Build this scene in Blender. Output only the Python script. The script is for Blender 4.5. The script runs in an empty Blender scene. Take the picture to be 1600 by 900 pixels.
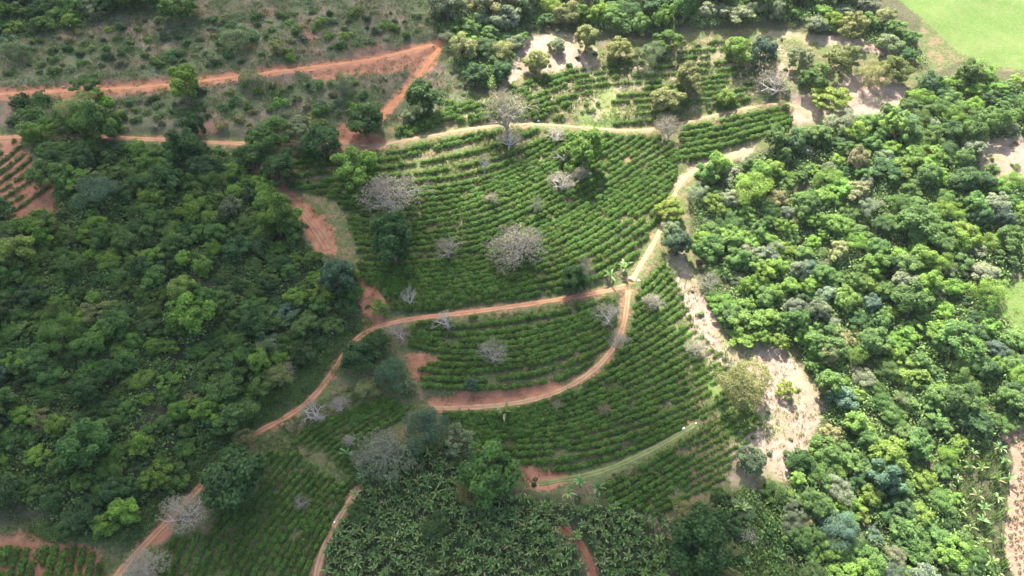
import bpy, math, random
import numpy as np
from mathutils import Vector, Matrix

random.seed(7)
RNG = np.random.default_rng(7)
R = math.radians
scene = bpy.context.scene
COL = scene.collection

# ------------------------------------------------------------------ camera, world, sun, exposure
CAM_Z, PITCH, FPX = 106.0, R(40.0), 1067.0
cam_data = bpy.data.cameras.new('camera')
cam_data.sensor_width = 36.0
cam_data.lens = 36.0 * FPX / 1600.0
cam_data.clip_start = 0.5
cam_data.clip_end = 9000.0
cam = bpy.data.objects.new('camera', cam_data)
cam.location = (0, 0, CAM_Z)
cam.rotation_euler = (R(90) - PITCH, 0, 0)
COL.objects.link(cam)
scene.camera = cam

SUN_EL = R(63.0)
SUN_AZ = R(-13.0)                      # measured from +Y towards +X: the sun stands behind the hill, a little to the left
SUN_DIR = Vector((math.sin(SUN_AZ) * math.cos(SUN_EL), math.cos(SUN_AZ) * math.cos(SUN_EL), math.sin(SUN_EL)))
world = bpy.data.worlds.new('World')
scene.world = world
world.use_nodes = True
wn = world.node_tree
wn.nodes.clear()
w_out = wn.nodes.new('ShaderNodeOutputWorld')
w_bg = wn.nodes.new('ShaderNodeBackground')
w_sky = wn.nodes.new('ShaderNodeTexSky')
w_sky.sky_type = 'NISHITA'
w_sky.sun_disc = False
w_sky.sun_elevation = SUN_EL
w_sky.sun_rotation = SUN_AZ
w_sky.dust_density = 2.5
w_sky.air_density = 0.9
w_bg.inputs['Strength'].default_value = 0.125
wn.links.new(w_sky.outputs[0], w_bg.inputs['Color'])
wn.links.new(w_bg.outputs[0], w_out.inputs['Surface'])

sun_data = bpy.data.lights.new('sun', 'SUN')
sun_data.energy = 5.0
sun_data.angle = R(0.53)
sun_data.color = (1.0, 0.955, 0.87)
sun = bpy.data.objects.new('sun', sun_data)
sun.rotation_euler = SUN_DIR.to_track_quat('Z', 'Y').to_euler()
sun.location = (0, 0, 400)
COL.objects.link(sun)

vs = scene.view_settings
vs.view_transform = 'Standard'
vs.look = 'None'
vs.exposure = 2.2
vs.gamma = 1.0
vs.use_curve_mapping = False
scene.cycles.use_denoising = True
scene.cycles.max_bounces = 7
scene.cycles.diffuse_bounces = 3
scene.cycles.glossy_bounces = 1
scene.cycles.transmission_bounces = 3
scene.cycles.volume_bounces = 4
scene.cycles.transparent_max_bounces = 8

# ------------------------------------------------------------------ projection helpers (photo pixels <-> place)
CP, SP = math.cos(PITCH), math.sin(PITCH)

def project(x, y, z):
    dz = z - CAM_Z
    f = y * CP - dz * SP
    u = y * SP + dz * CP
    return 800 + FPX * x / f, 450 - FPX * u / f, f

def inside(px, py, poly):
    px = np.asarray(px, float); py = np.asarray(py, float)
    res = np.zeros(px.shape, bool)
    n = len(poly)
    for i in range(n):
        x1, y1 = poly[i]; x2, y2 = poly[(i + 1) % n]
        if y1 == y2:
            continue
        c = ((y1 > py) != (y2 > py)) & (px < (x2 - x1) * (py - y1) / (y2 - y1) + x1)
        res ^= c
    return res

def sstep(a, b, x):
    t = np.clip((x - a) / (b - a), 0, 1)
    return t * t * (3 - 2 * t)

_ph = RNG.uniform(0, 6.28, (24, 2)); _dr = RNG.uniform(0, 6.28, 24)
def wave_noise(x, y, wl, k0, n=5):
    s = 0
    for i in range(n):
        a = _dr[(k0 + i) % 24]
        w = 2 * math.pi / (wl * (0.7 + 0.16 * i))
        s = s + np.sin(w * (x * math.cos(a) + y * math.sin(a)) + _ph[(k0 + i) % 24, 0])
    return s / n

# ------------------------------------------------------------------ terrain height
def base_height(x, y):
    yy = np.where(y > 300, 300 + 150 * (1 - np.exp(-(y - 300) / 150)), y)
    yy = np.where(yy < 20, 20 + 60 * (np.exp((yy - 20) / 60) - 1), yy)
    z = 0.364 * (yy - 126.0)
    xl = np.clip(x, -400, 400)
    left = np.logaddexp(0, -(xl + 45) / 14.0) * 14.0
    z = z + 0.20 * left * sstep(300, 90, y)
    xg = np.clip(45 + (165 - y) * 0.42, 20, 100)
    d = xl - xg
    z = z - 7.5 * np.exp(-(d / 30.0) ** 2)
    z = z + 0.07 * np.logaddexp(0, (d - 12) / 12.0) * 12.0
    z = z + 1.3 * wave_noise(x, y, 62, 0) + 0.5 * wave_noise(x, y, 24, 6) + 0.13 * wave_noise(x, y, 7, 11)
    # behind the ridge in the upper right the ground falls away to a lower meadow
    yr = 236 - 0.50 * (xl - 104)
    drop = sstep(0, 75, y - yr) * sstep(72, 112, xl)
    z = z + drop * (np.minimum(4.0 + 0.03 * (y - yr), 30) - z) * 1.0
    return z

def axis(lo, hi, step, far):
    core = np.arange(lo, hi + step * 0.5, step)
    k = np.geomspace(step * 1.5, far, 26)
    return np.concatenate([(lo - k)[::-1], core, hi + k])

GX = axis(-215, 232, 0.8, 3500)
GY = axis(28, 300, 0.8, 3500)
XX, YY = np.meshgrid(GX, GY)
ZZ = base_height(XX, YY)

def ground(x, y):
    x = np.asarray(x, float); y = np.asarray(y, float)
    i = np.clip(np.searchsorted(GX, x) - 1, 0, len(GX) - 2)
    j = np.clip(np.searchsorted(GY, y) - 1, 0, len(GY) - 2)
    fx = np.clip((x - GX[i]) / (GX[i + 1] - GX[i]), 0, 1)
    fy = np.clip((y - GY[j]) / (GY[j + 1] - GY[j]), 0, 1)
    return (ZZ[j, i] * (1 - fx) * (1 - fy) + ZZ[j, i + 1] * fx * (1 - fy)
            + ZZ[j + 1, i] * (1 - fx) * fy + ZZ[j + 1, i + 1] * fx * fy)

def locate(px, py, off=0.0):
    """where the sight line through a photo pixel meets the ground raised by off"""
    px = np.atleast_1d(np.asarray(px, float)); py = np.atleast_1d(np.asarray(py, float))
    off = np.broadcast_to(np.asarray(off, float), px.shape)
    a = (px - 800) / FPX; b = (450 - py) / FPX
    dx = a; dy = CP + b * SP; dz = -SP + b * CP
    lo = np.full(px.shape, 50.0); hi = np.full(px.shape, 900.0)
    done = np.zeros(px.shape, bool)
    t = 50.0
    while t < 900 and not done.all():
        z = CAM_Z + dz * t
        hit = (~done) & (z < ground(dx * t, dy * t) + off)
        lo[hit] = t - 1.5; hi[hit] = t
        done |= hit
        t += 1.5
    for _ in range(14):
        m = (lo + hi) / 2
        z = CAM_Z + dz * m
        below = z < ground(dx * m, dy * m) + off
        hi = np.where(below, m, hi); lo = np.where(below, lo, m)
    x = dx * hi; y = dy * hi
    return x, y, ground(x, y), hi

def smooth_line(pts, n):
    p = np.array(pts, float)
    for _ in range(3):
        q = 0.75 * p[:-1] + 0.25 * p[1:]
        r = 0.25 * p[:-1] + 0.75 * p[1:]
        m = np.empty((len(q) * 2, p.shape[1])); m[0::2] = q; m[1::2] = r
        p = np.vstack([p[:1], m, p[-1:]])
    s = np.concatenate([[0], np.cumsum(np.linalg.norm(np.diff(p, axis=0), axis=1))])
    u = np.linspace(0, s[-1], n)
    return np.stack([np.interp(u, s, p[:, k]) for k in range(p.shape[1])], 1)

# ------------------------------------------------------------------ layout, traced from the photograph
ROADS = [  # name, label, half width, colour, line
 ('dirt_road', 'long red dirt road cut across the scrubby slope above the wood', 1.0, (0.40, 0.150, 0.075),
  [(-60, 150), (0, 146), (100, 141), (200, 137), (300, 128), (400, 115), (480, 104), (560, 96), (610, 87), (655, 73), (694, 66)]),
 ('dirt_track', 'steep red spur track dropping from the end of the upper red road', 1.0, (0.38, 0.135, 0.065),
  [(692, 66), (672, 95), (655, 120), (625, 152), (600, 174), (588, 190)]),
 ('dirt_road', 'pale red road running behind the dark trees above the shaded wood', 1.2, (0.38, 0.18, 0.10),
  [(-60, 216), (0, 214), (90, 210), (190, 214), (240, 217), (300, 220), (380, 224), (460, 222), (530, 222)]),
 ('dirt_road', 'pinkish dirt road along the top edge of the large coffee plot', 0.8, (0.25, 0.165, 0.10),
  [(525, 222), (570, 230), (620, 221), (680, 208), (740, 199), (800, 193), (850, 193), (920, 199), (1000, 205), (1060, 193), (1120, 178), (1180, 165), (1235, 157), (1262, 168), (1262, 190)]),
 ('dirt_track', 'bare reddish track between the shaded wood and the large coffee plot', 1.1, (0.30, 0.135, 0.08),
  [(398, 258), (425, 288), (455, 314), (486, 348), (506, 378), (515, 398)]),
 ('dirt_road', 'red dirt road through the middle of the plantation down to the lower left corner', 0.9, (0.40, 0.18, 0.10),
  [(985, 444), (940, 456), (880, 466), (820, 475), (760, 484), (700, 491), (650, 496), (605, 504), (573, 514), (548, 531), (530, 566), (507, 602), (470, 640), (430, 660), (400, 673), (365, 700), (320, 750), (290, 785), (258, 817), (225, 850), (190, 886), (165, 925)]),
 ('dirt_road', 'curved dirt road round the lower edge of the crescent coffee plot', 0.8, (0.35, 0.19, 0.105),
  [(982, 444), (980, 480), (975, 512), (960, 545), (925, 582), (890, 604), (850, 621), (800, 631), (740, 636), (690, 638), (662, 636)]),
 ('dirt_track', 'sunlit tan track climbing along the right edge of the large coffee plot', 0.75, (0.27, 0.205, 0.115),
  [(984, 444), (1000, 414), (1020, 384), (1040, 342), (1054, 302), (1066, 276), (1092, 261), (1140, 241), (1172, 230)]),
 ('grass_track', 'bright grassy track below the curved hedges of the lower coffee plot', 0.68, (0.12, 0.15, 0.042),
  [(1092, 658), (1050, 685), (1000, 711), (950, 734), (900, 746), (850, 753), (832, 758)]),
 ('dirt_track', 'narrow reddish path between the lower left hedges and the banana grove', 0.75, (0.38, 0.20, 0.12),
  [(562, 757), (541, 790), (521, 820), (505, 850), (496, 880), (490, 930)]),
 ('dirt_track', 'narrow dark red path through the banana grove at the bottom edge', 0.7, (0.24, 0.085, 0.05),
  [(868, 815), (895, 833), (915, 852), (928, 880), (932, 925)]),
]

Z_RED = [  # bare red earth
 [(-40, 134), (150, 128), (300, 116), (420, 103), (540, 90), (630, 72), (700, 60), (700, 72), (640, 86), (540, 102), (420, 121), (330, 135), (230, 148), (120, 156), (-40, 158)],
 [(470, 112), (600, 92), (690, 68), (678, 108), (640, 112), (560, 120), (500, 128)],
 [(690, 62), (676, 108), (660, 112), (620, 160), (598, 196), (582, 190), (640, 118), (662, 80)],
 [(520, 193), (552, 188), (604, 214), (592, 238), (545, 248), (526, 232)],
 [(395, 255), (425, 262), (462, 305), (500, 330), (528, 365), (525, 408), (500, 402), (478, 370), (466, 335), (425, 308)],
 [(632, 545), (692, 556), (700, 572), (655, 604), (636, 585)],
 [(676, 618), (760, 606), (880, 590), (870, 606), (830, 624), (700, 640), (672, 642)],
 [(795, 720), (878, 734), (900, 745), (862, 770), (826, 766)],
 [(0, 218), (25, 213), (60, 255), (95, 300), (100, 345), (20, 345), (-20, 340)],
 [(-20, 838), (40, 828), (90, 845), (140, 848), (165, 880), (160, 920), (-20, 920)],
 [(555, 420), (600, 455), (606, 500), (575, 515), (560, 480)],
 [(1072, 655), (1096, 650), (1090, 666), (1068, 672)],
 [(255, 800), (275, 800), (262, 845), (235, 850)],
]
Z_PALE = [
 [(1036, 388), (1066, 392), (1096, 448), (1118, 500), (1155, 525), (1205, 528), (1245, 560), (1285, 625), (1288, 650), (1262, 700), (1225, 757), (1208, 755), (1195, 700), (1185, 640), (1205, 600), (1160, 575), (1100, 545), (1075, 480), (1050, 430)],
 [(1150, 690), (1180, 680), (1190, 760), (1150, 760)],
 [(816, 60), (880, 48), (930, 66), (935, 100), (880, 108), (830, 112), (800, 128), (790, 145), (775, 140), (800, 95)],
 [(1225, 142), (1290, 150), (1330, 115), (1400, 120), (1425, 150), (1380, 180), (1300, 185), (1262, 205), (1235, 195), (1240, 165)],
 [(1190, 46), (1260, 52), (1340, 60), (1420, 75), (1400, 92), (1330, 78), (1200, 60)],
 [(1500, 218), (1620, 210), (1640, 295), (1560, 285), (1530, 262)],
 [(1560, 425), (1600, 420), (1600, 438), (1562, 438)],
 [(1140, 226), (1185, 220), (1170, 248), (1120, 262), (1095, 268), (1075, 280), (1060, 300), (1052, 330), (1048, 300), (1060, 270), (1090, 255)],
 [(1000, 780), (1060, 815), (1050, 850), (1020, 840)],
 [(930, 735), (760, 240), (748, 262), (762, 268)],
]
Z_GRASS = [
 [(1330, -60), (1700, -60), (1700, 125), (1560, 104), (1500, 84), (1440, 28)],
 [(1556, 440), (1660, 432), (1660, 530), (1590, 520), (1562, 490)],
 [(1185, 632), (1225, 615), (1262, 650), (1225, 725), (1190, 700)],
 [(1055, 500), (1100, 530), (1160, 565), (1215, 600), (1230, 640), (1215, 720), (1150, 745), (1130, 650), (1090, 590)],
 [(935, 120), (960, 128), (975, 195), (930, 200), (900, 190)],
]
Z_LITTER = [
 [(-400, 385), (60, 392), (100, 345), (85, 300), (62, 250), (32, 214), (100, 195), (190, 226), (300, 236), (400, 240), (412, 275), (440, 320), (470, 342), (480, 385), (520, 402), (560, 425), (575, 470), (570, 510), (530, 560), (490, 600), (440, 640), (390, 668), (350, 690), (300, 765), (240, 805), (180, 850), (100, 832), (60, 820), (-400, 830)],
 [(1300, 200), (1400, 165), (1440, 125), (1500, 95), (1560, 112), (2200, 130), (2200, 1200), (1100, 1200), (1060, 860), (1120, 770), (1215, 765), (1260, 700), (1290, 645), (1255, 560), (1200, 525), (1150, 520), (1115, 490), (1090, 440), (1080, 390), (1075, 300), (1110, 262), (1180, 240), (1250, 205)],
 [(690, -60), (1340, -60), (1440, 30), (1430, 90), (1350, 70), (1200, 45), (1130, 45), (1000, 62), (930, 66), (880, 48), (820, 60), (800, 118), (780, 150), (740, 145), (700, 110)],
 [(545, 700), (640, 690), (720, 700), (800, 760), (860, 780), (950, 790), (1040, 812), (1080, 900), (1080, 1200), (480, 1200), (505, 850), (560, 760)],
 [(-200, -60), (275, -60), (250, 28), (180, 22), (140, 48), (60, 60), (-200, 58)],
]
Z_HILL = [[(-400, -200), (690, -200), (700, 60), (700, 110), (745, 150), (640, 190), (560, 200), (450, 215), (300, 212), (150, 200), (60, 200), (-400, 205)]]
Z_FIELD = [[(1562, 668), (1660, 655), (1660, 960), (1588, 905), (1568, 860), (1575, 780), (1585, 720)]]

# ------------------------------------------------------------------ roads carve benches into the slope
ROAD_PATHS = []
road_mask = np.zeros_like(ZZ)
for name, label, hw, colr, line in ROADS:
    ip = smooth_line(line, 160)
    x, y, z, _ = locate(ip[:, 0], ip[:, 1])
    path = np.stack([x, y], 1)
    s = np.concatenate([[0], np.cumsum(np.linalg.norm(np.diff(path, axis=0), axis=1))])
    n = max(12, int(s[-1] / 0.7))
    u = np.linspace(0, s[-1], n)
    ker = np.ones(9) / 9
    def sm(v):
        p = np.concatenate([np.repeat(v[0], 4), v, np.repeat(v[-1], 4)])
        return np.convolve(p, ker, 'valid')
    px_ = sm(sm(np.interp(u, s, path[:, 0]))); py_ = sm(sm(np.interp(u, s, path[:, 1])))
    ROAD_PATHS.append(np.stack([px_, py_], 1))
best = np.full(ZZ.shape, 99.0); grass_near = np.zeros(ZZ.shape); target = ZZ.copy()
for (name, label, hw, colr, line), path in zip(ROADS, ROAD_PATHS):
    zc = base_height(path[:, 0], path[:, 1])
    ker = np.ones(15) / 15
    zc = np.convolve(np.concatenate([np.repeat(zc[0], 7), zc, np.repeat(zc[-1], 7)]), ker, 'valid')
    for (x, y), z in zip(path, zc):
        i0, i1 = np.searchsorted(GX, [x - 5.5, x + 5.5]); j0, j1 = np.searchsorted(GY, [y - 5.5, y + 5.5])
        d = np.hypot(XX[j0:j1, i0:i1] - x, YY[j0:j1, i0:i1] - y) - hw
        w = best[j0:j1, i0:i1]; tt = target[j0:j1, i0:i1]
        m = d < w
        w[m] = d[m]; tt[m] = z - 0.25
        grass_near[j0:j1, i0:i1][m] = 1.0 if name == 'grass_track' else 0.0
bench = 1 - sstep(0.5, 3.0, best)
ZZ += (target - ZZ) * bench
road_mask = 1 - sstep(0.3, 2.0, best)

# ------------------------------------------------------------------ materials
def nodes_of(name):
    m = bpy.data.materials.new(name)
    m.use_nodes = True
    nt = m.node_tree
    nt.nodes.clear()
    out = nt.nodes.new('ShaderNodeOutputMaterial')
    return m, nt, out

def N(nt, kind, **kw):
    n = nt.nodes.new(kind)
    for k, v in kw.items():
        setattr(n, k, v)
    return n

def noise(nt, coord, scale, detail=4, rough=0.6):
    n = N(nt, 'ShaderNodeTexNoise')
    n.inputs['Scale'].default_value = scale
    n.inputs['Detail'].default_value = detail
    n.inputs['Roughness'].default_value = rough
    nt.links.new(coord, n.inputs['Vector'])
    return n.outputs[0]

def ramp(nt, fac, lo, hi, a=0.0, b=1.0):
    n = N(nt, 'ShaderNodeMapRange', interpolation_type='SMOOTHSTEP')
    n.inputs[1].default_value = lo; n.inputs[2].default_value = hi
    n.inputs[3].default_value = a; n.inputs[4].default_value = b
    nt.links.new(fac, n.inputs[0])
    return n.outputs[0]

def mixc(nt, fac, a, b, mode='MIX'):
    n = N(nt, 'ShaderNodeMix', data_type='RGBA', blend_type=mode)
    for v, sock in ((fac, n.inputs[0]), (a, n.inputs[6]), (b, n.inputs[7])):
        if isinstance(v, (int, float)):
            sock.default_value = v
        elif isinstance(v, tuple):
            sock.default_value = (*v, 1) if len(v) == 3 else v
        else:
            nt.links.new(v, sock)
    return n.outputs[2]

def math_(nt, op, a, b):
    n = N(nt, 'ShaderNodeMath', operation=op)
    for v, sock in ((a, n.inputs[0]), (b, n.inputs[1])):
        if isinstance(v, (int, float)):
            sock.default_value = v
        else:
            nt.links.new(v, sock)
    return n.outputs[0]

def ground_material():
    m, nt, out = nodes_of('ground_soil_and_grass')
    geo = N(nt, 'ShaderNodeNewGeometry').outputs['Position']
    za = N(nt, 'ShaderNodeVertexColor', layer_name='zone_a').outputs[0]
    zb = N(nt, 'ShaderNodeVertexColor', layer_name='zone_b').outputs[0]
    sa = N(nt, 'ShaderNodeSeparateColor'); nt.links.new(za, sa.inputs[0])
    sb = N(nt, 'ShaderNodeSeparateColor'); nt.links.new(zb, sb.inputs[0])
    fine = noise(nt, geo, 1.6, 6, 0.7)
    mid = noise(nt, geo, 0.35, 5, 0.65)
    big = noise(nt, geo, 0.09, 4, 0.6)
    speck = noise(nt, geo, 5.5, 3, 0.6)
    def zone(sock, amt=0.9):
        j = math_(nt, 'SUBTRACT', math_(nt, 'ADD', math_(nt, 'MULTIPLY', fine, 0.55), math_(nt, 'MULTIPLY', mid, 0.45)), 0.5)
        v = math_(nt, 'ADD', sock, math_(nt, 'MULTIPLY', j, amt * 1.8))
        return ramp(nt, v, 0.32, 0.68)
    weed = mixc(nt, ramp(nt, fine, 0.35, 0.65), (0.068, 0.095, 0.030), (0.125, 0.138, 0.055))
    soil = mixc(nt, ramp(nt, speck, 0.35, 0.65), (0.15, 0.10, 0.06), (0.24, 0.17, 0.105))
    base = mixc(nt, ramp(nt, math_(nt, 'ADD', math_(nt, 'MULTIPLY', mid, 0.6), math_(nt, 'MULTIPLY', fine, 0.4)), 0.47, 0.60), weed, soil)
    hill_soil = mixc(nt, ramp(nt, mid, 0.35, 0.65), (0.15, 0.10, 0.080), (0.22, 0.15, 0.115))
    hill_weed = mixc(nt, ramp(nt, speck, 0.3, 0.7), (0.06, 0.08, 0.035), (0.12, 0.135, 0.07))
    hill = mixc(nt, ramp(nt, math_(nt, 'ADD', math_(nt, 'MULTIPLY', big, 0.5), math_(nt, 'MULTIPLY', fine, 0.5)), 0.40, 0.56), hill_soil, hill_weed)
    hill = mixc(nt, ramp(nt, math_(nt, 'ADD', math_(nt, 'MULTIPLY', big, -0.6), math_(nt, 'MULTIPLY', fine, 0.5)), 0.02, 0.10), hill, (0.26, 0.115, 0.07))
    litter = mixc(nt, ramp(nt, fine, 0.3, 0.7), (0.05, 0.062, 0.028), (0.12, 0.105, 0.06))
    red = mixc(nt, ramp(nt, mid, 0.3, 0.7), (0.25, 0.110, 0.066), (0.36, 0.168, 0.100))
    red = mixc(nt, ramp(nt, speck, 0.55, 0.78), red, (0.45, 0.27, 0.18))
    pale = mixc(nt, ramp(nt, mid, 0.3, 0.7), (0.225, 0.160, 0.118), (0.345, 0.258, 0.198))
    pale = mixc(nt, ramp(nt, math_(nt, 'ADD', math_(nt, 'MULTIPLY', fine, 0.5), math_(nt, 'MULTIPLY', big, 0.5)), 0.50, 0.61), pale, (0.175, 0.18, 0.075))
    lawn = mixc(nt, ramp(nt, big, 0.3, 0.7), (0.085, 0.15, 0.030), (0.135, 0.180, 0.052))
    lawn = mixc(nt, ramp(nt, fine, 0.42, 0.72), lawn, (0.17, 0.18, 0.08))
    lawn = mixc(nt, ramp(nt, mid, 0.45, 0.7), lawn, (0.095, 0.16, 0.035))
    field = mixc(nt, ramp(nt, fine, 0.3, 0.7), (0.24, 0.145, 0.095), (0.36, 0.24, 0.17))
    c = mixc(nt, zone(sb.outputs[1]), base, hill)
    c = mixc(nt, zone(sb.outputs[0]), c, litter)
    c = mixc(nt, zone(sa.outputs[2]), c, lawn)
    c = mixc(nt, zone(sa.outputs[1], 1.2), c, pale)
    c = mixc(nt, zone(sb.outputs[2], 0.3), c, field)
    c = mixc(nt, zone(sa.outputs[0], 1.25), c, red)
    c = mixc(nt, 1.0, c, (0.78, 0.78, 0.78), 'MULTIPLY')
    b = N(nt, 'ShaderNodeBsdfPrincipled')
    b.inputs['Roughness'].default_value = 0.95
    b.inputs['Specular IOR Level'].default_value = 0.1
    nt.links.new(c, b.inputs['Base Color'])
    bump = N(nt, 'ShaderNodeBump')
    bump.inputs['Strength'].default_value = 0.7
    bump.inputs['Distance'].default_value = 0.35
    nt.links.new(math_(nt, 'ADD', fine, math_(nt, 'MULTIPLY', speck, 0.5)), bump.inputs['Height'])
    nt.links.new(bump.outputs[0], b.inputs['Normal'])
    nt.links.new(b.outputs[0], out.inputs[0])
    return m

def road_material(name, grassy):
    m, nt, out = nodes_of(name)
    geo = N(nt, 'ShaderNodeNewGeometry').outputs['Position']
    col = N(nt, 'ShaderNodeObjectInfo').outputs['Color']
    acr = N(nt, 'ShaderNodeAttribute', attribute_name='across').outputs['Fac']
    fine = noise(nt, geo, 2.2, 6, 0.7); mid = noise(nt, geo, 0.5, 4, 0.6)
    c = mixc(nt, ramp(nt, mid, 0.3, 0.7), mixc(nt, 1.0, col, (0.72, 0.70, 0.68), 'MULTIPLY'), mixc(nt, 1.0, col, (1.18, 1.2, 1.22), 'MULTIPLY'))
    # two worn wheel tracks, paler than the strip between and beside them
    rut = ramp(nt, math_(nt, 'ABSOLUTE', math_(nt, 'SUBTRACT', math_(nt, 'ABSOLUTE', acr, 0), 0.48), 0), 0.08, 0.34, 1.0, 0.0)
    rut = math_(nt, 'MULTIPLY', rut, ramp(nt, fine, 0.3, 0.6))
    c = mixc(nt, math_(nt, 'MULTIPLY', rut, 0.5), c, (0.36, 0.30, 0.17) if grassy else mixc(nt, 1.0, col, (1.35, 1.55, 1.75), 'MULTIPLY'))
    mid_grass = math_(nt, 'MULTIPLY', ramp(nt, math_(nt, 'ABSOLUTE', acr, 0), 0.10, 0.30, 1.0, 0.0), ramp(nt, mid, 0.46, 0.58))
    c = mixc(nt, math_(nt, 'MULTIPLY', mid_grass, 0.6), c, (0.14, 0.155, 0.06))
    edge = ramp(nt, math_(nt, 'ADD', math_(nt, 'ABSOLUTE', acr, 0), math_(nt, 'MULTIPLY', fine, 0.7)), 0.95, 1.3)
    c = mixc(nt, math_(nt, 'MULTIPLY', edge, 0.8), c, (0.12, 0.15, 0.05))
    c = mixc(nt, 1.0, c, (0.74, 0.75, 0.78), 'MULTIPLY')
    b = N(nt, 'ShaderNodeBsdfPrincipled')
    b.inputs['Roughness'].default_value = 0.95
    b.inputs['Specular IOR Level'].default_value = 0.1
    nt.links.new(c, b.inputs['Base Color'])
    bump = N(nt, 'ShaderNodeBump')
    bump.inputs['Strength'].default_value = 0.6; bump.inputs['Distance'].default_value = 0.15
    nt.links.new(fine, bump.inputs['Height']); nt.links.new(bump.outputs[0], b.inputs['Normal'])
    nt.links.new(b.outputs[0], out.inputs[0])
    return m

def leaf_material(name, trans=0.3, rough=0.55, spec=0.25, vary=0.5):
    m, nt, out = nodes_of(name)
    col = N(nt, 'ShaderNodeObjectInfo').outputs['Color']
    tint = N(nt, 'ShaderNodeAttribute', attribute_name='tint').outputs['Fac']
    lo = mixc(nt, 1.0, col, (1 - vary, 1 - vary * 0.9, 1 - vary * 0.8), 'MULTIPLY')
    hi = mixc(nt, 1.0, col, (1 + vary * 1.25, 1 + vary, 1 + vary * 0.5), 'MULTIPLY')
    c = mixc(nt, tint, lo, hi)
    b = N(nt, 'ShaderNodeBsdfPrincipled')
    b.inputs['Roughness'].default_value = rough
    b.inputs['Specular IOR Level'].default_value = spec
    nt.links.new(c, b.inputs['Base Color'])
    t = N(nt, 'ShaderNodeBsdfTranslucent')
    nt.links.new(mixc(nt, 1.0, c, (1.35, 1.45, 0.75), 'MULTIPLY'), t.inputs[0])
    mx = N(nt, 'ShaderNodeMixShader')
    mx.inputs[0].default_value = trans
    nt.links.new(b.outputs[0], mx.inputs[1]); nt.links.new(t.outputs[0], mx.inputs[2])
    nt.links.new(mx.outputs[0], out.inputs[0])
    return m

def bark_material(name, a, b_):
    m, nt, out = nodes_of(name)
    geo = N(nt, 'ShaderNodeNewGeometry').outputs['Position']
    f = noise(nt, geo, 3.0, 4, 0.7)
    c = mixc(nt, ramp(nt, f, 0.3, 0.7), a, b_)
    b = N(nt, 'ShaderNodeBsdfPrincipled')
    b.inputs['Roughness'].default_value = 0.9
    b.inputs['Specular IOR Level'].default_value = 0.15
    nt.links.new(c, b.inputs['Base Color'])
    nt.links.new(b.outputs[0], out.inputs[0])
    return m

def plain_material(name, a, b_, scale=4.0, rough=0.8):
    m = bark_material(name, a, b_)
    return m

M_GROUND = ground_material()
M_ROAD = road_material('packed_red_earth', False)
M_TRACK = road_material('grassy_track_earth', True)
M_LEAF = leaf_material('tree_foliage', 0.48, 0.65, 0.15, 0.55)
M_COFFEE = leaf_material('coffee_foliage', 0.38, 0.6, 0.12, 0.5)
M_BANANA = leaf_material('banana_foliage', 0.40, 0.42, 0.4, 0.35)
M_WEED = leaf_material('weed_foliage', 0.25, 0.7, 0.1, 0.6)
M_TWIG = leaf_material('grey_twigs', 0.12, 0.9, 0.1, 0.35)
M_BARK = bark_material('brown_bark', (0.09, 0.07, 0.05), (0.19, 0.155, 0.12))
M_PALEBARK = bark_material('bleached_bark', (0.24, 0.215, 0.20), (0.40, 0.365, 0.34))
M_GREYBARK = bark_material('grey_bark', (0.17, 0.15, 0.125), (0.29, 0.26, 0.225))
M_STEM = bark_material('banana_stem_fibre', (0.10, 0.12, 0.05), (0.20, 0.17, 0.09))
M_WHITE = bark_material('white_sheeting', (0.72, 0.71, 0.68), (0.82, 0.81, 0.79))

# ------------------------------------------------------------------ mesh helpers
def mesh_from(name, verts, faces, mat, tint=None, smooth=False):
    """verts (n,3); faces (m,k) array of one face size"""
    verts = np.ascontiguousarray(verts, np.float32); faces = np.ascontiguousarray(faces, np.int32)
    me = bpy.data.meshes.new(name)
    k = faces.shape[1]
    me.vertices.add(len(verts)); me.vertices.foreach_set('co', verts.ravel())
    me.loops.add(faces.size); me.loops.foreach_set('vertex_index', faces.ravel())
    me.polygons.add(len(faces))
    me.polygons.foreach_set('loop_start', np.arange(0, faces.size, k, dtype=np.int32))
    me.polygons.foreach_set('loop_total', np.full(len(faces), k, np.int32))
    if smooth:
        me.polygons.foreach_set('use_smooth', np.ones(len(faces), bool))
    if tint is not None:
        a = me.attributes.new('tint', 'FLOAT', 'POINT')
        a.data.foreach_set('value', np.ascontiguousarray(tint, np.float32))
    me.update(calc_edges=True)
    me.materials.append(mat)
    return me

def put(name, data, parent=None, loc=(0, 0, 0), rot=(0, 0, 0), scale=1.0, color=None):
    o = bpy.data.objects.new(name, data)
    COL.objects.link(o)
    o.location = loc
    o.rotation_euler = rot
    o.scale = (scale, scale, scale) if isinstance(scale, (int, float)) else scale
    if parent is not None:
        o.parent = parent
    if color is not None:
        o.color = (*color, 1.0)
    return o

def tag(o, label=None, cat=None, group=None, kind=None):
    if label: o['label'] = label
    if cat: o['category'] = cat
    if group: o['group'] = group
    if kind: o['kind'] = kind
    return o

def tile(proto, pos, rz, sc, tint_shift=None):
    """copies of a small (verts, quads, tint) patch joined into one"""
    v, f, t = proto
    n = len(pos)
    c, s = np.cos(rz)[:, None], np.sin(rz)[:, None]
    sc = np.asarray(sc)[:, None]
    x = (v[None, :, 0] * c - v[None, :, 1] * s) * sc + pos[:, 0:1]
    y = (v[None, :, 0] * s + v[None, :, 1] * c) * sc + pos[:, 1:2]
    z = v[None, :, 2] * sc + pos[:, 2:3]
    V = np.stack([x, y, z], 2).reshape(-1, 3)
    F = (f[None] + (np.arange(n) * len(v))[:, None, None]).reshape(-1, f.shape[1])
    T = np.tile(t, n)
    if tint_shift is not None:
        T = np.clip(T + np.repeat(tint_shift, len(v)), 0, 1)
    return V, F, T

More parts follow.
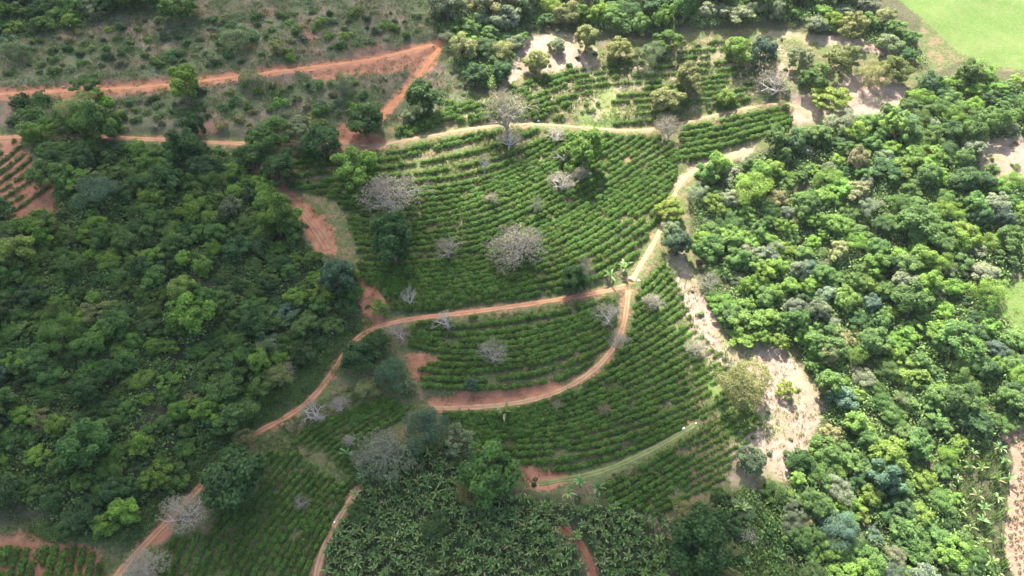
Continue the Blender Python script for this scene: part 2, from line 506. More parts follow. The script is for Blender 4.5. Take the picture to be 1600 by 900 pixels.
def leaf_quads(P, Nrm, size, rng, aspect=0.7, droop=0.0):
    """a four-cornered leaf spray at every point, roughly facing Nrm"""
    n = len(P)
    Nrm = Nrm / (np.linalg.norm(Nrm, axis=1, keepdims=True) + 1e-9)
    r = rng.normal(size=(n, 3)); r[:, 2] -= droop
    a = np.cross(Nrm, r); a /= np.linalg.norm(a, axis=1, keepdims=True) + 1e-9
    b = np.cross(Nrm, a)
    s = (size * rng.uniform(0.55, 1.45, n))[:, None]
    h = aspect
    q = np.stack([P - a * s, P - b * s * h + Nrm * s * 0.22, P + a * s, P + b * s * h + Nrm * s * 0.22], 1)
    V = q.reshape(-1, 3)
    F = np.arange(4 * n).reshape(n, 4)
    return V, F

def tube_mesh(segs, sides=5):
    """segs: list of (p0, r0, p1, r1)"""
    Vs, Fs = [], []
    base = 0
    ang = np.linspace(0, 2 * math.pi, sides, endpoint=False)
    for p0, r0, p1, r1 in segs:
        p0 = np.asarray(p0, float); p1 = np.asarray(p1, float)
        d = p1 - p0; L = np.linalg.norm(d)
        if L < 1e-6:
            continue
        d /= L
        ref = np.array([1.0, 0, 0]) if abs(d[2]) > 0.8 else np.array([0, 0, 1.0])
        a = np.cross(d, ref); a /= np.linalg.norm(a); b = np.cross(d, a)
        ring = np.cos(ang)[:, None] * a + np.sin(ang)[:, None] * b
        Vs.append(p0 + ring * r0); Vs.append(p1 + d * r1 * 0.3 + ring * r1)
        i = np.arange(sides); j = (i + 1) % sides
        Fs.append(np.stack([base + i, base + j, base + sides + j, base + sides + i], 1))
        base += 2 * sides
    return np.vstack(Vs), np.vstack(Fs)

# ------------------------------------------------------------------ the ground sheet
PX, PY, FD = project(XX, YY, ZZ)
def zone_mask(polys, blur=2):
    m = np.zeros(ZZ.shape, bool)
    for p in polys:
        m |= inside(PX, PY, p) & (FD > 10)
    m = m.astype(float)
    for _ in range(blur):
        p = np.pad(m, 1, mode='edge')
        m = (p[:-2, 1:-1] + p[2:, 1:-1] + p[1:-1, :-2] + p[1:-1, 2:] + 2 * p[1:-1, 1:-1]) / 6
    return m
wob = 5 * wave_noise(XX, YY, 9, 3)
z_red = np.clip(0.76 * zone_mask(Z_RED, 3) + 0.42 * road_mask * (1 - grass_near), 0, 1)
sunny_track = np.zeros_like(z_red)
z_pale = np.clip(0.9 * zone_mask(Z_PALE, 6) + 0.46 * zone_mask([[(612, 206), (700, 164), (790, 142), (888, 100), (1130, 58), (1240, 70), (1250, 140), (1000, 198), (800, 184)], [(1040, 400), (1075, 450), (1110, 510), (1200, 540), (1260, 600), (1280, 650), (1200, 760), (1120, 770), (1130, 690), (1180, 650), (1110, 600), (1075, 540)]], 6), 0, 0.95)
z_grass = np.clip(zone_mask(Z_GRASS, 3) + 0.45 * road_mask * grass_near, 0, 1)
z_litter = zone_mask(Z_LITTER, 3)
off_frame = ((PX < -60) | (PX > 1660) | (PY > 960) | (FD < 10)) & (YY < 215)
z_litter = np.maximum(z_litter, off_frame * 1.0)
z_hill = zone_mask(Z_HILL, 4)
z_hill = np.maximum(z_hill, ((YY > 215) & (XX < 60)) * 1.0)
z_grass = np.maximum(z_grass, ((YY > 222) & (XX >= 112)) * 1.0); z_litter = z_litter * (1 - ((YY > 222) & (XX >= 112)))
z_pale = z_pale * (1 - 0.8 * ((YY > 222) & (XX >= 112)))
z_field = zone_mask(Z_FIELD, 1)
ny, nx = ZZ.shape
idx = np.arange(ny * nx).reshape(ny, nx)
quads = np.stack([idx[:-1, :-1], idx[:-1, 1:], idx[1:, 1:], idx[1:, :-1]], 2).reshape(-1, 4)
gm = mesh_from('ground', np.stack([XX, YY, ZZ], 2).reshape(-1, 3), quads, M_GROUND, smooth=True)
for nm, chans in (('zone_a', (z_red, z_pale, z_grass)), ('zone_b', (z_litter, z_hill, z_field))):
    a = gm.color_attributes.new(nm, 'FLOAT_COLOR', 'POINT')
    d = np.ones((ny * nx, 4), np.float32)
    for k, c in enumerate(chans):
        d[:, k] = c.ravel()
    a.data.foreach_set('color', d.ravel())
tag(put('ground', gm), 'hillside of red soil, weeds and leaf litter under the plantation and woods', None, None, 'structure')

# ------------------------------------------------------------------ roads and tracks
for (name, label, hw, colr, line), path in zip(ROADS, ROAD_PATHS):
    n = len(path)
    t = np.gradient(path, axis=0); t /= np.linalg.norm(t, axis=1, keepdims=True)
    nrm = np.stack([-t[:, 1], t[:, 0]], 1)
    lanes = np.linspace(-1, 1, 9)
    jit = 1 + 0.16 * np.sin(np.arange(n) * 0.55) * np.sin(np.arange(n) * 0.21 + 1) + RNG.normal(0, 0.05, n)
    V = []; A = []
    for a in lanes:
        q = path + nrm * (a * hw * jit)[:, None]
        zz = ground(q[:, 0], q[:, 1]) + 0.10 - 0.12 * (abs(a) > 0.95) - 0.035 * (abs(abs(a) - 0.5) < 0.2)
        V.append(np.column_stack([q, zz])); A.append(np.full(n, a))
    V = np.stack(V, 1).reshape(-1, 3); A = np.stack(A, 1).ravel()
    i = np.arange(n - 1)[:, None] * 9 + np.arange(8)[None]
    F = np.stack([i, i + 9, i + 10, i + 1], 2).reshape(-1, 4)
    me = mesh_from(name, V, F, M_TRACK if name == 'grass_track' else M_ROAD, smooth=True)
    at = me.attributes.new('across', 'FLOAT', 'POINT'); at.data.foreach_set('value', A.astype(np.float32))
    tag(put(name, me, color=colr), label, None, None, 'structure')

# ------------------------------------------------------------------ tree prototypes
def crown_proto(seed, rx, rz, lobes, leaves, size, lobe_r=0.42, spread=0.66, aspect=0.7):
    rng = np.random.default_rng(seed)
    Ps, Ns, Ts = [], [], []
    cents = []
    for k in range(lobes):
        g = (k + 0.5) / lobes
        zc = 1 - 1.62 * g
        ph = k * 2.399963 + rng.uniform(-0.5, 0.5)
        rr = math.sqrt(max(0, 1 - min(1, abs(zc)) ** 2))
        c = np.array([rr * math.cos(ph), rr * math.sin(ph), zc]) * spread * rng.uniform(0.62, 1.22) + rng.normal(0, 0.10, 3)
        cents.append(c)
    cents.append(np.array([0, 0, 0.1]))
    for k, c in enumerate(cents):
        lr = lobe_r * rng.uniform(0.58, 1.32)
        n = int(leaves / len(cents) * (lr / lobe_r) ** 2)
        d = rng.normal(size=(n * 2, 3)); d /= np.linalg.norm(d, axis=1, keepdims=True)
        cn = c / (np.linalg.norm(c) + 1e-6)
        keep = (d @ cn + 0.55 * d[:, 2]) > rng.uniform(-0.95, 0.35, len(d))
        d = d[keep][:n]
        # knobbly sub-clumps on every lobe
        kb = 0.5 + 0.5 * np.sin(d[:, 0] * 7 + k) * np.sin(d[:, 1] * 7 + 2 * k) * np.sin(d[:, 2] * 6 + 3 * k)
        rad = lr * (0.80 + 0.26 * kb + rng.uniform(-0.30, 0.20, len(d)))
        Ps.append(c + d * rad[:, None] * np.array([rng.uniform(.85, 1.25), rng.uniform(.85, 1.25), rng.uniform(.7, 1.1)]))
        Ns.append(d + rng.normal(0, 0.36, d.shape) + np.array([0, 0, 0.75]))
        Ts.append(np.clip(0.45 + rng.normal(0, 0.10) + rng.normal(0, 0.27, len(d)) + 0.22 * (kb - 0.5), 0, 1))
    P = np.vstack(Ps) * np.array([rx, rx, rz]); Nn = np.vstack(Ns)
    T = np.repeat(np.concatenate(Ts), 4)
    V, F = leaf_quads(P, Nn, size, rng, aspect)
    return V, F, T, np.array(cents) * np.array([rx, rx, rz])

def limb_segs(cents, zc, r0, seed, trunk_top):
    rng = random.Random(seed)
    segs = []
    p = np.array([0, 0, -0.8]); r = r0 * 1.25
    for k in range(3):
        q = np.array([rng.uniform(-.25, .25), rng.uniform(-.25, .25), trunk_top * (k + 1) / 3])
        segs.append((p, r, q, r * 0.84)); p, r = q, r * 0.84
    for c in cents[:9]:
        tgt = c * 0.85 + np.array([0, 0, zc])
        midp = p * 0.5 + tgt * 0.5 + np.array([rng.uniform(-.3, .3), rng.uniform(-.3, .3), 0.35])
        segs.append((p, r * 0.55, midp, r * 0.32)); segs.append((midp, r * 0.32, tgt, r * 0.09))
    return segs

class TreeProto: pass
def make_tree_proto(kind, seed, rx, rz, lobes, leaves, size, clear, **kw):
    t = TreeProto()
    V, F, T, cents = crown_proto(seed, rx, rz, lobes, leaves, size, **kw)
    t.zc = clear + rz
    V = V + np.array([0, 0, t.zc])
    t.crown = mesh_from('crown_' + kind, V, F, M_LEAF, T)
    tv, tf = tube_mesh(limb_segs(cents, t.zc, 0.055 * (rx + rz) / 2 + 0.05, seed, max(0.8, clear + rz * 0.35)))
    t.trunk = mesh_from('trunk_' + kind, tv, tf, M_BARK, smooth=True)
    t.kind = kind; t.rx = rx; t.rz = rz
    return t

PROTOS = {
 'broadleaf_tree': [make_tree_proto('broadleaf', 11 + i, 4.0, 3.2, 40 + i, 6200, 0.21, 0.5, lobe_r=0.25, spread=0.80) for i in range(5)],
 'oval_tree': [make_tree_proto('oval', 31 + i, 3.1, 3.8, 38 + i, 5600, 0.20, 0.6, lobe_r=0.26, spread=0.80) for i in range(3)],
 'spreading_tree': [make_tree_proto('spreading', 51 + i, 4.5, 2.2, 36 + 2 * i, 5200, 0.21, 1.2, lobe_r=0.23, spread=0.86) for i in range(3)],
 'clumpy_tree': [make_tree_proto('clumpy', 71 + i, 4.1, 3.3, 34, 5200, 0.21, 0.6, lobe_r=0.23, spread=0.95) for i in range(4)],
 'feathery_tree': [make_tree_proto('feathery', 91 + i, 3.9, 2.9, 34, 7600, 0.14, 0.8, aspect=0.45, lobe_r=0.28, spread=0.80) for i in range(3)],
}

def bare_proto(seed, height, width, depth=6, twig=1.0):
    rng = random.Random(seed)
    segs = []; tips = []
    def grow(p, d, L, r, lev):
        q = p + d * L
        segs.append((p, r, q, r * 0.72))
        if lev >= depth:
            tips.append((q, d)); return
        n = 3 if lev < 2 else rng.choice((2, 2, 3))
        for k in range(n):
            ax = np.array([rng.gauss(0, 1), rng.gauss(0, 1), rng.gauss(0, 0.55)])
            nd = d * 0.75 + ax * 0.52
            nd[2] += 0.16 if lev < 3 else 0.03
            nd /= np.linalg.norm(nd)
            grow(q, nd, L * rng.uniform(0.62, 0.88), r * rng.uniform(0.52, 0.66), lev + 1)
    grow(np.array([0, 0, -0.5]), np.array([rng.uniform(-.08, .08), rng.uniform(-.08, .08), 1.0]), 2.0, 0.25, 0)
    for k in range(3):
        d = np.array([rng.gauss(0, .6), rng.gauss(0, .6), 1.0]); d /= np.linalg.norm(d)
        grow(np.array([0, 0, 1.2]), d, 1.7, 0.15, 1)
    pts = np.array([s[2] for s in segs])
    lo, hi = np.percentile(pts[:, :2], 2, axis=0), np.percentile(pts[:, :2], 98, axis=0)
    cx = (lo + hi) / 2; sx = width / max(hi - lo); sz = height / pts[:, 2].max()
    S = np.array([sx, sx, sz])
    segs = [((p - np.array([cx[0], cx[1], 0]) * min(1, max(0, p[2])) ) * S, max(r * sx, 0.022), (q - np.array([cx[0], cx[1], 0]) * min(1, max(0, q[2]))) * S, max(r2 * sx, 0.018)) for p, r, q, r2 in segs]
    limbs = [(p, r * 1.25, q, r2 * 1.25) for p, r, q, r2 in segs if r > 0.055]
    fine = [s for s in segs if s[1] <= 0.055]
    t = TreeProto()
    tv, tf = tube_mesh(limbs, 5)
    t.trunk_data = (tv, tf)
    ends = np.array([s[2] for s in fine]); dirs = np.array([s[2] - s[0] for s in fine])
    nrng = np.random.default_rng(seed)
    k = max(1, int(3 * twig))
    P = np.repeat(ends, k, 0) + nrng.normal(0, 0.16, (len(ends) * k, 3))
    D = np.repeat(dirs, k, 0) + nrng.normal(0, 0.45, (len(ends) * k, 3))
    D /= np.linalg.norm(D, axis=1, keepdims=True)
    side = np.cross(D, nrng.normal(size=D.shape)); side /= np.linalg.norm(side, axis=1, keepdims=True)
    Lh = nrng.uniform(0.14, 0.36, len(P))[:, None]; w = 0.020
    q = np.stack([P - side * w, P + side * w, P + D * Lh + side * w * .5, P + D * Lh - side * w * .5], 1)
    fv, ff = tube_mesh(fine, 3)
    V = np.vstack([fv, q.reshape(-1, 3)]); F = np.vstack([ff, np.arange(4 * len(P)).reshape(-1, 4) + len(fv)])
    t.twig_data = (V, F, nrng.uniform(0, 1, len(V)))
    t.rx = width / 2; t.h = height; t.zc = height * 0.6
    return t

def finish_bare(t, bark):
    c = TreeProto(); c.rx, c.h, c.zc = t.rx, t.h, t.zc
    c.trunk = mesh_from('bare_trunk', *t.trunk_data, bark, smooth=True)
    V, F, T = t.twig_data
    c.twigs = mesh_from('bare_twigs', V, F, M_TWIG, T)
    return c
_b = [bare_proto(200 + i, 7.6, 8.0, 5 + (i % 2), 1.6) for i in range(5)]
BARE = {'grey': [finish_bare(t, M_GREYBARK) for t in _b], 'white': [finish_bare(t, M_PALEBARK) for t in _b[:3]]}

# ------------------------------------------------------------------ small plant prototypes
def bush_proto(seed, n, rad, h, size, core=True):
    rng = np.random.default_rng(seed)
    d = rng.normal(size=(n * 2, 3)); d /= np.linalg.norm(d, axis=1, keepdims=True)
    d = d[d[:, 2] > -0.45][:n]
    k = 1 + 0.18 * np.sin(d[:, 0] * 5 + seed) * np.sin(d[:, 1] * 5 + 2 * seed) + rng.uniform(-0.2, 0.06, len(d))
    P = d * k[:, None] * np.array([rad, rad, h * 0.5]) + np.array([0, 0, h * 0.5])
    V, F = leaf_quads(P, d + rng.normal(0, 0.38, d.shape) + np.array([0, 0, 0.7]), size, rng, 0.6)
    T = np.repeat(np.clip(rng.normal(0.45, 0.24, len(d)), 0, 1), 4)
    return V, F, T

COFFEE = []
for i in range(7):
    V, F, T = bush_proto(300 + i, 160, 0.76, 1.36, 0.18)
    COFFEE.append(mesh_from('coffee_bush', V, F, M_COFFEE, T))
SEEDLING = []
for i in range(3):
    V, F, T = bush_proto(330 + i, 16, 0.26, 0.5, 0.13)
    SEEDLING.append(mesh_from('coffee_seedling', V, F, M_COFFEE, T))
SHRUB = []
for i in range(6):
    parts = []
    rng = np.random.default_rng(350 + i)
    Vs, Fs, Ts = [], [], []; off = 0
    for k in range(4 + i % 3):
        V, F, T = bush_proto(360 + 9 * i + k, 110, rng.uniform(0.45, 0.8), rng.uniform(0.8, 1.5), 0.15)
        V = V + np.array([rng.normal(0, 0.55), rng.normal(0, 0.55), -0.05])
        Vs.append(V); Fs.append(F + off); Ts.append(np.clip(T + rng.normal(0, .12), 0, 1)); off += len(V)
    segs = [((0, 0, -0.4), 0.07, (rng.normal(0, .4), rng.normal(0, .4), 0.7), 0.03) for k in range(4)]
    SHRUB.append(mesh_from('shrub', np.vstack(Vs), np.vstack(Fs), M_LEAF, np.concatenate(Ts)))

def banana_leaf(seed, L=2.1, W=0.30, rise=0.75, droop=1.5):
    rng = random.Random(seed)
    n = 7
    V = []; F = []; T = []
    for i in range(n + 1):
        s = i / n
        x = L * (s - 0.12 * s * s); z = rise * L * 0.6 * s - droop * L * 0.36 * s ** 2.2
        w = W * (math.sin(math.pi * min(1, 0.06 + 0.94 * s)) ** 0.55 if s < 1 else 0.05) * (0.25 if i == 0 else 1)
        lift = 0.16 * w / W * (0.5 + s)
        V += [(x, -w, z + lift * 0.6), (x, 0, z - 0.05), (x, w, z + lift * 0.6)]
        T += [0.35 + rng.uniform(-.15, .15), 0.85, 0.45 + rng.uniform(-.15, .15)]
        if i:
            a = 3 * (i - 1); b = 3 * i
            F += [(a, b, b + 1, a + 1), (a + 1, b + 1, b + 2, a + 2)]
    return mesh_from('banana_leaf', np.array(V), np.array(F), M_BANANA, np.array(T), smooth=True)
BLEAF = [banana_leaf(1, 2.1, 0.24, 0.9, 1.2), banana_leaf(2, 1.9, 0.25, 1.1, 1.9), banana_leaf(3, 2.3, 0.22, 0.7, 1.2), banana_leaf(4, 1.8, 0.20, 1.5, 1.0)]
_v, _f = tube_mesh([((0, 0, -0.5), 0.15, (0.02, 0, 0.8), 0.125), ((0.02, 0, 0.8), 0.125, (0, 0.03, 1.75), 0.08)], 7)
BSTEM = mesh_from('banana_stem', _v, _f, M_STEM, smooth=True)

def frond(seed, L=2.6):
    rng = random.Random(seed); V = []; F = []; T = []
    n = 14
    for i in range(n):
        s = (i + 1) / n
        x = L * (s - 0.16 * s * s); z = 0.75 * L * 0.55 * s - 1.25 * L * 0.5 * s ** 2
        for sd in (-1, 1):
            l = 0.62 * math.sin(math.pi * min(0.97, 0.12 + 0.85 * s)) + 0.1
            k = len(V)
            V += [(x - 0.05, 0, z), (x + 0.08, 0, z), (x + 0.30, sd * l, z - 0.22 * l), (x + 0.24, sd * l, z - 0.25 * l)]
            F.append((k, k + 1, k + 2, k + 3) if sd > 0 else (k + 3, k + 2, k + 1, k)); t = rng.random(); T += [t] * 4
    return mesh_from('palm_frond', np.array(V), np.array(F), M_LEAF, np.array(T))
FROND = [frond(1), frond(2, 2.3)]
_v, _f = tube_mesh([((0, 0, -0.6), 0.24, (0.1, 0, 2.2), 0.17), ((0.1, 0, 2.2), 0.17, (0.05, 0.05, 4.6), 0.13)], 7)
PSTEM = mesh_from('palm_trunk', _v, _f, M_GREYBARK, smooth=True)

# ------------------------------------------------------------------ labels that single a thing out
ORD = ['', 'first', 'second', 'third', 'fourth', 'fifth', 'sixth', 'seventh', 'eighth', 'ninth', 'tenth', 'eleventh', 'twelfth', 'thirteenth', 'fourteenth', 'fifteenth', 'sixteenth', 'seventeenth', 'eighteenth', 'nineteenth', 'twentieth']
NUM = ['no', 'one', 'two', 'three', 'four', 'five', 'six', 'seven', 'eight', 'nine', 'ten', 'eleven', 'twelve', 'thirteen', 'fourteen', 'fifteen', 'sixteen', 'seventeen', 'eighteen', 'nineteen', 'twenty']
def ordinal(k):
    if k <= 20: return ORD[k]
    tens = {2: 'twenty', 3: 'thirty', 4: 'forty', 5: 'fifty'}[k // 10]
    tenth = {2: 'twentieth', 3: 'thirtieth', 4: 'fortieth', 5: 'fiftieth'}[k // 10]
    return tenth if k % 10 == 0 else tens + '-' + ORD[k % 10]
def number_out(items):
    """items: (object, phrase, x): phrase alone when unique, else its place among its look-alikes"""
    d = {}
    for o, ph, x in items:
        d.setdefault(' '.join(ph.split()), []).append((x, o))
    for ph, l in d.items():
        l.sort(key=lambda t: t[0])
        m = len(l)
        for k, (x, o) in enumerate(l):
            if m == 1: s = ph
            elif k == 0: s = ph + ', leftmost'
            elif k == m - 1: s = ph + ', rightmost'
            elif k < m / 2: s = ph + ', ' + ordinal(k + 1) + ' from left'
            else: s = ph + ', ' + ordinal(m - k) + ' from right'
            o['label'] = s

# ------------------------------------------------------------------ coffee plots: hedges along the contours
def coffee_rows(guides, counts):
    G = [smooth_line(g, 90) for g in guides]
    rows = [G[0]]
    for a, b, n in zip(G[:-1], G[1:], counts):
        for k in range(1, n + 1):
            rows.append(a + (b - a) * k / n)
    return rows

PLOTS = [
 dict(name='large sunny plot under the top road', key='A', gap=0.08, size=0.86, poly=[(432, 262), (470, 238), (520, 240), (545, 240), (640, 226), (740, 205), (830, 201), (960, 209), (1036, 211), (1060, 232), (1058, 262), (1043, 305), (1023, 348), (999, 390), (982, 412), (930, 440), (880, 452), (780, 470), (652, 488), (612, 482), (596, 452), (566, 440), (558, 390), (542, 340), (524, 310), (490, 300), (455, 292)],
  guides=[[(430, 245), (500, 240), (560, 237), (640, 224), (700, 212), (780, 190), (860, 160), (960, 110), (1080, 40)],
   [(430, 268), (500, 256), (560, 252), (617, 247), (675, 232), (750, 215), (820, 192), (900, 150), (1000, 90), (1080, 40)],
   [(430, 292), (487, 282), (560, 277), (655, 270), (717, 260), (760, 250), (800, 240), (850, 217), (880, 203), (960, 150), (1080, 70)],
   [(430, 303), (485, 299), (560, 298), (657, 294), (732, 287), (820, 255), (870, 222), (910, 200), (1000, 145), (1080, 95)],
   [(430, 335), (542, 340), (590, 346), (637, 345), (675, 338), (725, 327), (775, 308), (800, 300), (852, 275), (900, 248), (950, 215), (1000, 185), (1080, 135)],
   [(430, 375), (560, 378), (620, 380), (675, 377), (750, 369), (800, 350), (852, 322), (925, 282), (975, 252), (1017, 222), (1080, 180)],
   [(430, 405), (560, 412), (620, 412), (690, 406), (750, 397), (840, 360), (925, 317), (1000, 265), (1052, 237), (1090, 212)],
   [(430, 430), (567, 437), (615, 436), (665, 431), (755, 417), (800, 402), (845, 381), (925, 341), (1012, 285), (1055, 257), (1090, 235)],
   [(430, 455), (560, 460), (640, 460), (700, 457), (765, 446), (815, 428), (852, 414), (890, 401), (940, 374), (975, 350), (1045, 300), (1090, 265)],
   [(430, 490), (560, 492), (652, 484), (725, 475), (777, 467), (862, 457), (927, 437), (975, 407), (1012, 383), (1060, 340)]],
  counts=[2, 2, 2, 5, 5, 3, 3, 4, 4]),
 dict(name='crescent plot between the two red roads', key='B', gap=0.05, size=0.86, poly=[(640, 512), (652, 503), (710, 499), (820, 484), (895, 471), (948, 461), (962, 472), (964, 505), (950, 540), (915, 574), (880, 590), (800, 606), (740, 607), (662, 604), (652, 572), (690, 560), (660, 548), (640, 540)],
  guides=[[(630, 506), (710, 499), (820, 483), (890, 470), (950, 459), (980, 452)],
   [(630, 519), (700, 522), (765, 520), (840, 508), (900, 495), (955, 473), (985, 460)],
   [(630, 536), (700, 549), (755, 550), (840, 538), (890, 521), (940, 499), (985, 473)],
   [(630, 574), (700, 581), (765, 578), (840, 566), (900, 548), (940, 532), (985, 500)],
   [(630, 598), (700, 605), (752, 606), (800, 605), (872, 592), (930, 562), (985, 522)]], counts=[2, 3, 3, 2]),
 dict(name='wide plot right of the curved road', key='C', gap=0.09, size=0.76, poly=[(686, 642), (760, 642), (842, 626), (902, 602), (945, 575), (975, 540), (990, 500), (996, 455), (1012, 424), (1034, 402), (1052, 430), (1074, 470), (1088, 515), (1120, 545), (1190, 590), (1195, 622), (1150, 640), (1110, 650), (1090, 652), (1050, 676), (1000, 702), (930, 728), (870, 736), (800, 722), (742, 690), (710, 660)],
  guides=[[(880, 535), (960, 478), (1005, 445), (1030, 420), (1060, 385)],
   [(850, 605), (930, 565), (975, 538), (1010, 515), (1050, 487), (1090, 455), (1130, 420)],
   [(680, 645), (742, 646), (800, 642), (850, 628), (900, 608), (950, 583), (1000, 556), (1050, 525), (1090, 500), (1170, 445)],
   [(690, 665), (740, 668), (800, 666), (860, 662), (910, 652), (960, 632), (1010, 612), (1060, 588), (1110, 560), (1180, 518)],
   [(710, 692), (795, 688), (860, 687), (897, 681), (935, 669), (985, 653), (1060, 624), (1110, 600), (1200, 548)],
   [(740, 715), (800, 708), (860, 707), (897, 699), (947, 691), (997, 676), (1060, 650), (1110, 625), (1170, 590), (1210, 565)],
   [(780, 734), (870, 734), (930, 722), (1000, 697), (1060, 668), (1110, 645), (1170, 615), (1220, 585)]],
  counts=[6, 3, 5, 3, 2, 2]),
 dict(name='lower plot under the bright grass track', key='D', gap=0.10, size=0.72, poly=[(936, 762), (955, 744), (1000, 722), (1060, 688), (1098, 660), (1130, 642), (1180, 640), (1196, 668), (1152, 700), (1146, 742), (1112, 762), (1050, 800), (1020, 806), (960, 792)],
  guides=[[(920, 758), (957, 741), (1012, 714), (1062, 680), (1110, 650), (1150, 625), (1195, 597)],
   [(920, 805), (960, 790), (1000, 768), (1050, 740), (1100, 712), (1150, 685), (1200, 655)],
   [(940, 850), (1000, 815), (1050, 787), (1100, 760), (1150, 735), (1200, 710)]], counts=[4, 4]),
 dict(name='small strip at the upper right bend', key='E', gap=0.03, size=1.0, poly=[(1064, 201), (1100, 192), (1150, 181), (1232, 165), (1238, 182), (1230, 204), (1180, 218), (1140, 232), (1090, 247), (1062, 246)],
  guides=[[(1060, 203), (1100, 194), (1140, 186), (1190, 176), (1240, 165)], [(1060, 246), (1090, 245), (1140, 234), (1180, 222), (1240, 204)]], counts=[5]),
 dict(name='patchy plot above the top road', key='F', gap=0.30, size=1.0, poly=[(612, 206), (640, 184), (700, 164), (748, 152), (790, 142), (840, 122), (888, 106), (960, 92), (1040, 78), (1130, 62), (1148, 98), (1200, 112), (1235, 140), (1180, 158), (1060, 186), (1000, 198), (930, 192), (850, 186), (800, 184), (740, 190), (680, 200), (632, 212)],
  guides=[[(590, 183), (680, 165), (745, 140), (800, 130), (860, 105), (920, 85), (1000, 75), (1100, 66), (1250, 58)],
   [(590, 214), (680, 197), (745, 180), (800, 172), (850, 155), (892, 137), (950, 130), (1040, 126), (1150, 116), (1250, 108)],
   [(690, 218), (800, 195), (850, 190), (900, 175), (960, 168), (1050, 162), (1150, 148), (1250, 138)],
   [(790, 215), (900, 208), (960, 205), (1050, 195), (1150, 172), (1250, 158)]], counts=[5, 4, 3]),
 dict(name='steep plot in the shaded lower left', key='G', gap=0.05, size=0.68, poly=[(455, 690), (480, 668), (540, 642), (596, 618), (640, 636), (620, 658), (570, 690), (552, 720), (556, 752), (530, 790), (508, 830), (494, 870), (488, 930), (225, 930), (245, 862), (262, 838), (320, 836), (340, 800), (402, 772), (408, 705), (462, 706), (532, 754), (545, 742), (500, 704)],
  guides=[[(225, 930), (246, 855), (262, 832), (280, 800), (330, 750), (400, 700), (455, 668), (520, 640), (600, 600)],
   [(288, 930), (317, 847), (345, 815), (375, 787), (412, 748), (455, 692), (500, 662), (555, 637), (620, 605)],
   [(338, 930), (387, 837), (437, 780), (487, 722), (520, 690), (555, 660), (605, 637), (650, 615)],
   [(388, 930), (450, 825), (500, 770), (530, 735), (560, 700), (600, 672), (650, 640)],
   [(433, 930), (480, 830), (515, 790), (550, 757), (575, 725), (620, 690)],
   [(476, 930), (510, 840), (540, 800), (565, 770), (600, 740)]], counts=[4, 4, 4, 3, 3]),
 dict(name='bottom left corner plot', key='H', gap=0.05, size=0.85, poly=[(-40, 855), (30, 850), (70, 858), (128, 852), (160, 880), (158, 930), (-40, 930)],
  guides=[[(-44, 930), (-30, 895), (-14, 845)], [(146, 930), (154, 895), (160, 845)]], counts=[12]),
 dict(name='red soil plot at the left edge', key='I', gap=0.2, size=0.62, poly=[(-40, 235), (0, 226), (22, 216), (46, 242), (74, 270), (84, 304), (60, 326), (20, 336), (-40, 332)],
  guides=[[(-60, 280), (5, 235), (25, 214), (45, 190)], [(-60, 375), (-10, 345), (27, 324), (55, 305), (80, 287), (115, 258)]], counts=[7]),
]
def gapfield(k, s):
    return math.sin(s * 0.33 + k * 1.7) + math.sin(s * 0.171 + k * 2.9 + 1) + 0.6 * math.sin(s * 0.71 + k * 4.1)

BUSH_XY = []
for plot in PLOTS:
    built = []
    for k, row in enumerate(coffee_rows(plot['guides'], plot['counts'])):
        x, y, z, _ = locate(row[:, 0], row[:, 1], 0.6)
        s = np.concatenate([[0], np.cumsum(np.hypot(np.diff(x), np.diff(y)))])
        step = 0.96 * plot['size']
        n = int(s[-1] / step)
        u = (np.arange(n) + RNG.uniform(-0.2, 0.2, n)) * step
        bx = np.interp(u, s, x) + RNG.normal(0, 0.07, n); by = np.interp(u, s, y) + RNG.normal(0, 0.07, n)
        bz = ground(bx, by)
        px, py, _ = project(bx, by, bz + 0.6)
        ok = inside(px, py, plot['poly']) & (px > -60) & (px < 1660) & (py < 945)
        keep = []
        for i in range(n):
            if not ok[i]: continue
            g = plot['gap']
            if plot['key'] == 'F' and px[i] > 900: g = 0.34
            if plot['key'] == 'F' and 890 < px[i] < 955 and py[i] > 140: g = 0.8
            if plot['key'] == 'C' and px[i] > 1095: g = 0.22
            if plot['key'] == 'D' and px[i] > 1120: g = 0.2
            if plot['key'] == 'A' and px[i] < 700 and py[i] < 345 : g = 0.12
            if gapfield(k + ord(plot['key']), u[i]) > 2.25 - 4.2 * g or random.random() < g * 0.35: continue
            keep.append(i)
        if len(keep) < 3: continue
        built.append((k, [(bx[i], by[i], bz[i], px[i]) for i in keep]))
    for num, (k, pts) in enumerate(built):
        e = put('coffee_hedge', None, loc=(pts[0][0], pts[0][1], pts[0][2]))
        e.empty_display_size = 0.5
        side = 'left' if plot['key'] in 'GH' else 'top'
        tag(e, 'coffee hedge, %s from the %s in the %s' % (ordinal(num + 1), side, plot['name']), 'hedge', 'coffee hedges in the ' + plot['name'])
        for (x, y, z, px) in pts:
            sc = plot['size'] * (random.uniform(0.82, 1.2) if random.random() < 0.88 else random.uniform(0.5, 0.75))
            if plot['key'] in 'CD' and px > 1070: sc *= 0.72
            if plot['key'] == 'F' and px > 900: sc *= 0.82
            v = random.uniform(0.72, 1.25); yl = random.uniform(0.88, 1.2)
            put('coffee_bush', random.choice(COFFEE), e, (x - pts[0][0], y - pts[0][1], z - pts[0][2] - 0.04), (0, 0, random.uniform(0, 6.28)), (sc, sc, sc * random.uniform(0.88, 1.12)), (0.070 * v * yl, 0.138 * v, 0.028 * v))
            BUSH_XY.append((x, y))
BUSH_XY = np.array(BUSH_XY)

